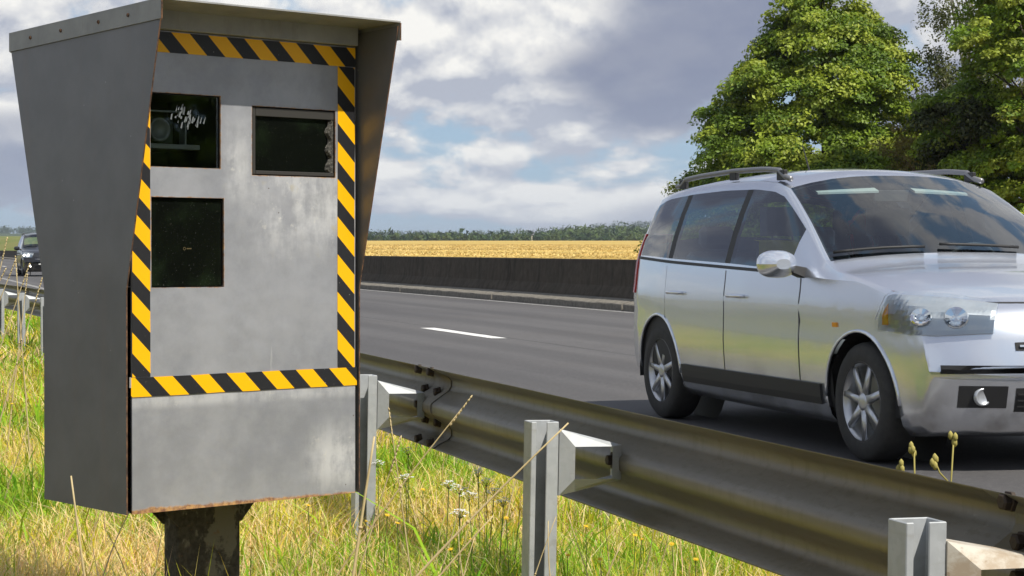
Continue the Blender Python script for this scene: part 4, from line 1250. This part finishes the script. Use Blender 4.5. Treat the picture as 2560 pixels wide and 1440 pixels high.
tree('lime_tree', 'broad full lime tree with a skirt of low branches behind the silver car', (27.5, 54.4, 0),
     [(.4, 3.8), (1.2, 4.7), (2.2, 4.6), (3.8, 4.1), (5.7, 3.25), (7.5, 2.1), (8.8, .95), (9.5, .25)], 2700, 140, .128, .42, LIN, 5, .26, M_bark, 60, droop=.5, inner=.42, lump=.10)
BIR = [(.11, .13, .045), (.09, .115, .03), (.13, .14, .04)]
tree('birch_tree', 'tall thin birch with hanging twigs and pale trunk right of the lime tree', (30.6, 51.5, 0),
     [(1.5, .9), (3.5, 1.5), (6, 1.7), (9, 1.7), (12, 1.3), (14.5, .3)], 420, 60, .10, .32, BIR, 8, .15, M_birch, 60, lean=.5, droop=.2, inner=.25, lump=.2, hang=1.3)
GRN = [(.20, .31, .02), (.25, .345, .03), (.15, .24, .02), (.30, .36, .04)]
tree('ash_tree', 'dense tall green tree cut off by the right edge of the picture', (28.9, 44.2, 0),
     [(.5, 1.6), (2.0, 2.3), (4.0, 2.6), (6.5, 2.7), (9, 2.4), (11, 1.6), (12.6, .3)], 1700, 125, .12, .38, GRN, 21, .22, M_bark, 60, droop=.4, inner=.4, lump=.18)
OLV = [(.15, .145, .024), (.19, .165, .03), (.12, .13, .026)]
tree('twiggy_shrub', 'sparse olive shrub with bare tan twigs below the birch', (28.2, 49.3, 0),
     [(.3, 1.3), (1.5, 2.0), (3.0, 2.1), (4.4, 1.6), (5.6, .5)], 240, 50, .10, .32, OLV, 33, .06, M_twig, 120, droop=.2, inner=.3, lump=.25, cat='shrub')
DRK = [(.035, .05, .012), (.05, .06, .014), (.06, .07, .015)]
tree('dark_shrub', 'dark dense shrub at the right edge below the tall green tree', (27.2, 45.2, 0),
     [(.2, 1.5), (1.5, 2.2), (3.2, 2.2), (4.6, 1.5), (5.4, .4)], 190, 110, .13, .45, DRK, 44, .07, M_twig, 60, droop=.3, inner=.3, lump=.2, cat='shrub')
tree('far_birch', 'second pale stemmed birch standing behind the twiggy shrub', (33.5, 54.0, 0),
     [(2.0, .9), (4, 1.5), (7, 1.6), (10, 1.3), (12.5, .3)], 140, 70, .12, .42, BIR, 52, .13, M_birch, 50, lean=-.3, droop=.2, inner=.25, lump=.2, hang=1.0)
tree('thicket', 'low dark thicket under the trees along the field', (33.0, 58.5, 0),
     [(.1, 3.2), (1.2, 3.6), (2.4, 3.0), (3.4, 1.2)], 200, 90, .16, .55, DRK + OLV, 61, .06, M_twig, 30, droop=.3, inner=.2, lump=.25, cat='shrub')

# the wood across the road that the camera windows mirror
for lab, x, y, rz, src in (('lime tree across the road behind the viewer, mirrored in the cabinet windows', 38, -24, 1.0, 'lime_tree'),
                      ('ash tree across the road behind the viewer, next to the mirrored lime', 46, -33, 2.0, 'ash_tree'),
                      ('second lime tree across the road behind the viewer', 33, -33, 3.0, 'lime_tree'),
                      ('nearest ash tree across the road behind the viewer', 36, -15, 4.0, 'ash_tree')):
    o = copy_tree(bpy.data.objects[src]); o.location = (x, y, 0); o.rotation_euler.z = rz; o['label'] = lab; o['group'] = 'trees across the road'

# ------------------------------------------------------------------ grass on the verge
rng = np.random.default_rng(3)
CA, SA = math.cos(R(YAW)), math.sin(R(YAW))
def patchy(x, y):
    return (np.sin(x * 2.3 + y * 1.1 + 1.0) + np.sin(x * .9 - y * 1.9 + 2.2) + np.sin(x * 4.1 + y * 3.2) * .6 + np.sin(y * 5.1 - x * 3.3 + .7) * .5) / 3.1
def rail_v(y): return 2.0 - .00176 * np.maximum(0.0, y - 9.0) ** 2
def scatter(z0, z1, dens, lx=-.36, rx=.30):
    area_n = int(dens * (z1 - z0) * (rx - lx) * (z0 + z1) / 2 * 1.0)
    z = np.sqrt(rng.uniform(z0 * z0, z1 * z1, area_n)); x = rng.uniform(lx, rx, area_n) * z
    X = x * CA + z * SA; Y = -x * SA + z * CA
    k = X < 2.95 + .06 * np.sin(Y * 3.0) + .04 * np.sin(Y * 11.0)
    return X[k], Y[k], z[k]
def grass_blades(z0, z1, dens, wid, hscale=1.0, dens_dry=.5):
    X, Y, z = scatter(z0, z1, dens); n = len(X)
    pt = patchy(X, Y)
    nearbox = np.exp(-(((X - .85) / 1.0) ** 2 + ((Y - 6.2) / 1.2) ** 2))
    dry = rng.random(n) < np.clip(.56 + .62 * pt + .45 * nearbox, .10, .97)
    h = rng.uniform(.07, .20, n) * (1 + .45 * patchy(X * 1.7 + 3, Y * 1.7)) * hscale
    tall = rng.random(n) < .06; h = np.where(tall, h * rng.uniform(1.3, 2.0, n), h)
    thatch = rng.random(n) < .30; dry = dry | thatch; h = np.where(thatch, h * .35, h)
    broad = (~dry) & (rng.random(n) < .10); h = np.where(broad, h * 1.25, h)
    edge = np.clip((3.05 - X) / .3, .3, 1); h *= edge
    h = np.where(X > 2.2, h * .9, h)
    az = rng.uniform(0, 2 * math.pi, n); ln = rng.uniform(.15, 1.05, n) * h; ln = np.where(dry, ln * 1.35, ln); ln = np.where(thatch, rng.uniform(.08, .2, n), ln)
    dxy = np.stack([np.cos(az), np.sin(az)], 1)
    wv = np.stack([-np.sin(az + rng.uniform(-.9, .9, n)), np.cos(az + rng.uniform(-.9, .9, n))], 1)
    w = wid * rng.uniform(.6, 1.4, n) * np.where(dry, .75, 1.15) * np.where(broad, 2.0, 1.0)
    B = np.stack([X, Y, verge_z(X, Y) - .01], 1)
    def at(t, ww):
        c = B.copy(); c[:, :2] += dxy * (ln * t ** 2)[:, None]; c[:, 2] += h * t * (1 - .25 * t * np.minimum(1.6, ln / h)) + .012
        o = np.zeros_like(c); o[:, :2] = wv * (w * ww)[:, None]; return c - o, c + o
    a0, b0 = at(0, .5); a1, b1 = at(.55, .42); tip = at(1.0, 0)[0]
    V = np.stack([a0, b0, a1, b1, tip], 1).reshape(-1, 3)
    i = np.arange(n)[:, None] * 5
    F = np.concatenate([i + np.array([[0, 1, 3]]), i + np.array([[0, 3, 2]]), i + np.array([[2, 3, 4]])])
    green = np.stack([rng.uniform(.27, .46, n), rng.uniform(.36, .50, n), rng.uniform(.012, .035, n)], 1)
    lush = (pt < -.05)[:, None]; green = np.where(lush, green * np.array([.66, .92, .9]), green)
    straw = np.stack([rng.uniform(.68, .92, n), rng.uniform(.52, .72, n), rng.uniform(.20, .38, n)], 1)
    olive = np.stack([rng.uniform(.54, .70, n), rng.uniform(.46, .58, n), rng.uniform(.03, .06, n)], 1)
    c = np.where(dry[:, None], np.where((rng.random(n) < .62 + .3 * nearbox)[:, None], straw, olive), green)
    c = np.minimum(c * 1.14, .95)
    return V, F, np.repeat(c, 5, 0)
parts = [grass_blades(3.4, 7.0, 6200, .0042), grass_blades(7.0, 11.0, 3000, .0055), grass_blades(11, 18, 1100, .009), grass_blades(18, 34, 330, .018, 1.05), grass_blades(34, 90, 50, .045, 1.1)]
off = 0; Vs, Fs, Cs = [], [], []
for V, F, C in parts: Vs.append(V); Fs.append(F + off); Cs.append(C); off += len(V)
tag(np_mesh('grass', np.concatenate(Vs), np.concatenate(Fs), M_grass, colors=np.concatenate(Cs)), 'mixed green and straw dry grass on the roadside verge', 'grass', kind='stuff')

# tall dry stalks one can tell apart
M_straw = material('straw', rough=.8, fn=lambda g: {'Base_Color': g.mix(g.noise(g.coord('Object'), 40, 3), (.42, .32, .15), (.64, .52, .29))})
def stalk(label, a, b, r, ear=True, bow=.02, grp='tall dry stalks'):
    a, b = Vector(a), Vector(b); root = empty('dry_stalk', a); tag(root, label, 'stalk', grp)
    d_ = b - a; side = d_.cross(Vector((0, 0, 1))); side = side.normalized() if side.length > 1e-4 else Vector((1, 0, 0))
    pts = [d_ * t + Vector((0, 0, 1)) * bow * math.sin(math.pi * t) + side * bow * .3 * math.sin(2 * math.pi * t) for t in np.linspace(0, 1, 9)]
    mb = MB(); mb.tube(pts, [r * (1 - .55 * t) for t in np.linspace(0, 1, 9)], 6)
    for t in (2, 5): mb.tube([pts[t] - d_ * .004, pts[t] + d_ * .004], r * 1.02, 6)
    mb.build('stem', M_straw, root, True)
    if ear:
        mb = MB(); u = d_.normalized(); p = pts[-1]
        for k in range(9):
            q = p - u * .012 * k; s_ = (side if k % 2 else -side) * .004 + u * .012
            mb.tube([q, q + s_ * .6, q + s_ * 1.1], [r * .5, r * 1.0, .0005], 5)
        mb.build('ear', M_straw, root, True)
ST = [('long straw stalk leaning right across the middle guardrail post', (.991, 4.827, -.03), (1.63, 4.623, .684), .0050, False),
      ('shorter straw stalk leaning right below the long one', (1.128, 4.888, -.03), (1.481, 4.776, .438), .0045, False),
      ('slender stalk leaning right with its tip against the guardrail beam', (1.093, 5.529, -.03), (1.594, 5.37, .691), .0034, True),
      ('thin upright stalk in front of the spacer beside the cabinet', (1.48, 5.512, -.03), (1.399, 5.537, .646), .0030, True),
      ('thick pale broken straw standing beside the cabinet base', (1.098, 4.897, -.03), (1.191, 4.869, .640), .0060, False),
      ('single tan stalk in front of the cabinet side panel', (.466, 4.367, -.03), (.389, 4.391, .621), .0042, False),
      ('bent straw at the bottom of the picture right of the middle post', (1.651, 4.72, -.03), (1.793, 4.676, .368), .0040, False),
      ('tallest dry stalk at the left edge rising above the barrier', (.281, 9.364, -.03), (.538, 9.278, 1.162), .0042, True),
      ('upright dry stalk in front of the far left guardrail post', (.677, 9.761, -.03), (.608, 9.781, 1.075), .0042, True),
      ('dry stalk leaning right across the far left guardrail post', (.287, 9.359, -.03), (.634, 9.248, 1.043), .0042, True),
      ('dry stalk leaning right at the far left just before the distant lane dash', (.245, 10.423, -.03), (.638, 10.296, 1.059), .0044, True),
      ('dry stalk leaning right against the rear edge of the cabinet', (.371, 8.81, -.03), (.651, 8.717, .985), .0040, True),
      ('faint upright stalk below the black car', (.617, 10.825, -.03), (.731, 10.792, .974), .0042, True),
      ('strongly leaning dry stalk at the left picture edge', (.027, 9.448, -.03), (.529, 9.281, 1.021), .0040, True),
      ('thin tan stalk between the cabinet and the middle post', (1.207, 5.388, -.03), (1.379, 5.334, .583), .0032, True)]
for l, a, b, r, e in ST: stalk(l, a, b, r, e)
rs = random.Random(5)
for i in range(46):
    z = rs.uniform(4.4, 8.5); x = rs.uniform(-.27, .08) * z; X, Y = x * CA + z * SA, -x * SA + z * CA
    if X > 2.3: continue
    h = rs.uniform(.22, .42); stalk('loose dry straw among the verge grass', (X, Y, -.04), (X + rs.uniform(-.16, .16), Y + rs.uniform(-.12, .12), h), rs.uniform(.002, .0034), False, .015, 'loose straws in the grass')

# wild flowers
M_stem = material('green_stem', (.09, .13, .03), .7); M_petal = material('white_petal', (.80, .80, .76), .7); M_yel = material('yellow_petal', (.80, .50, .015), .6)
M_bud = material('ochre_bud', (.35, .30, .08), .8)
def umbel(x, y, h, label):
    root = empty('white_flower', (x, y, -.04)); tag(root, label, 'flower', 'white umbel flowers'); hh = h + .04; R_ = rs.uniform(.022, .034)
    mb = MB(); mb.tube([(rs.uniform(-.03, .03), rs.uniform(-.03, .03), 0), (0, 0, hh - .03)], .0016, 5)
    tops = []
    for k in range(13):
        a = k * 2.4; r_ = R_ * math.sqrt((k + .5) / 13); p = (r_ * math.cos(a), r_ * math.sin(a), hh - .016 * (r_ / R_) ** 2 + rs.uniform(-.003, .003)); tops.append(p); mb.tube([(0, 0, hh - .03), p], .0007, 3, caps=False)
    mb.build('stem', M_stem, root)
    mb = MB()
    for p in tops:
        for q in range(5):
            a = q * 1.257 + rs.random(); c = Vector(p) + Vector((math.cos(a), math.sin(a), 0)) * .0038 + Vector((0, 0, rs.uniform(-.001, .0015)))
            mb.poly([c + Vector((math.cos(b), math.sin(b), rs.uniform(-.3, .3))) * .0036 for b in (0, 1.26, 2.5, 3.77, 5.0)])
    hd_ = mb.build('flower_head', M_petal, root, fix=False); root.rotation_euler = (rs.uniform(.1, .5), rs.uniform(-.3, .1), 0) if False else (0, 0, rs.uniform(0, 6))
WF = [(1.775, 6.782, .314), (1.811, 6.35, .339), (1.873, 6.436, .309), (1.927, 6.208, .326), (1.819, 6.138, .326), (1.935, 7.361, .348), (1.776, 7.202, .321), (1.992, 6.607, .343), (1.991, 6.503, .323), (1.679, 5.762, .322), (1.896, 6.008, .317)]
for x, y, h in WF: umbel(x, y, h, 'white umbel wildflower in the grass under the guardrail beside the cabinet')
def yellow(x, y, h):
    root = empty('yellow_flower', (x, y, -.04)); tag(root, 'small yellow wildflower in the verge grass', 'flower', 'small yellow wildflowers'); hh = h + .04
    mb = MB(); mb.tube([(rs.uniform(-.03, .03), rs.uniform(-.03, .03), 0), (0, 0, hh)], .0013, 4); mb.build('stem', M_stem, root)
    mb = MB(); n = 10; t = Vector((rs.uniform(-.4, .4), rs.uniform(-.6, .1), 1)).normalized(); q = Vector((0, 0, 1)).rotation_difference(t)
    for k in range(n):
        a = 2 * math.pi * k / n; c = Vector((0, 0, hh))
        mb.poly([c, c + q @ Vector((math.cos(a - .22) * .006, math.sin(a - .22) * .006, .003)), c + q @ Vector((math.cos(a) * .010, math.sin(a) * .010, .004)), c + q @ Vector((math.cos(a + .22) * .006, math.sin(a + .22) * .006, .003))])
    mb.lathe([(.005, hh + .001), (.004, hh + .004), (.0005, hh + .005)], 8, 'z'); mb.build('flower_head', M_yel, root, fix=False)
YF = [(1.78, 6.57, .281), (1.957, 6.408, .301), (1.515, 6.025, .273), (1.496, 5.821, .276), (1.814, 5.719, .292), (2.047, 5.644, .266), (2.155, 5.505, .253), (2.137, 5.406, .256), (2.222, 5.378, .242), (1.542, 5.386, .257), (1.033, 5.759, .23), (1.359, 6.495, .252), (1.428, 5.948, .268), (1.947, 5.992, .279), (1.862, 5.284, .24), (1.949, 5.256, .228), (2.211, 5.172, .228), (1.657, 5.56, .256), (.619, 10.303, .327), (.573, 8.217, .338)]
for f_ in YF: yellow(*f_)
# two weeds standing beyond the rail
def weed(x, y, h, label, sd):
    q = random.Random(sd); root = empty('tall_weed', (x, y, -.05)); tag(root, label, 'weed', 'weeds behind the guardrail')
    pts = [Vector((.02 * math.sin(t * 4 + sd), .03 * t, (h + .05) * t)) for t in np.linspace(0, 1, 8)]
    mb = MB(); mb.tube(pts, [.004 * (1 - .5 * t) for t in np.linspace(0, 1, 8)], 6); ends = [pts[-1]]
    for k, t in ((6, -1), (5, 1), (4, -1)):
        e = pts[k] + Vector((t * .03, -t * .02, .055)); mb.tube([pts[k], pts[k].lerp(e, .5) + Vector((t * .008, 0, 0)), e], [.0025, .002, .0015], 5); ends.append(e)
    mb.build('stem', M_bud, root, True)
    for e in ends:
        mb = MB()
        for k in range(4):
            c = e + Vector((q.uniform(-.007, .007), q.uniform(-.007, .007), q.uniform(-.014, .012)))
            mb.tube([c - Vector((0, 0, .009)), c - Vector((0, 0, .003)), c + Vector((0, 0, .005)), c + Vector((0, 0, .011))], [.002, .0065, .006, .001], 6)
        mb.build('bud', M_bud, root, True)
weed(2.30, 4.02, .655, 'shorter budding weed rising just above the guardrail at right', 1)
weed(2.32, 3.90, .690, 'taller budding weed rising just above the guardrail at right', 2)

# ------------------------------------------------------------------ air
hz = MB(); hz.box((-7000, -1500, -1.6), (7000, 7000, 60.0))
m = bpy.data.materials.new('haze_air'); m.use_nodes = True; nt = m.node_tree
for n in list(nt.nodes):
    if n.type != 'OUTPUT_MATERIAL': nt.nodes.remove(n)
pv = nt.nodes.new('ShaderNodeVolumePrincipled'); pv.inputs['Color'].default_value = (.80, .88, 1.0, 1); pv.inputs['Density'].default_value = .00013; pv.inputs['Anisotropy'].default_value = .2
nt.links.new(pv.outputs[0], nt.nodes['Material Output'].inputs['Volume'])
tag(hz.build('haze', m), kind='stuff')
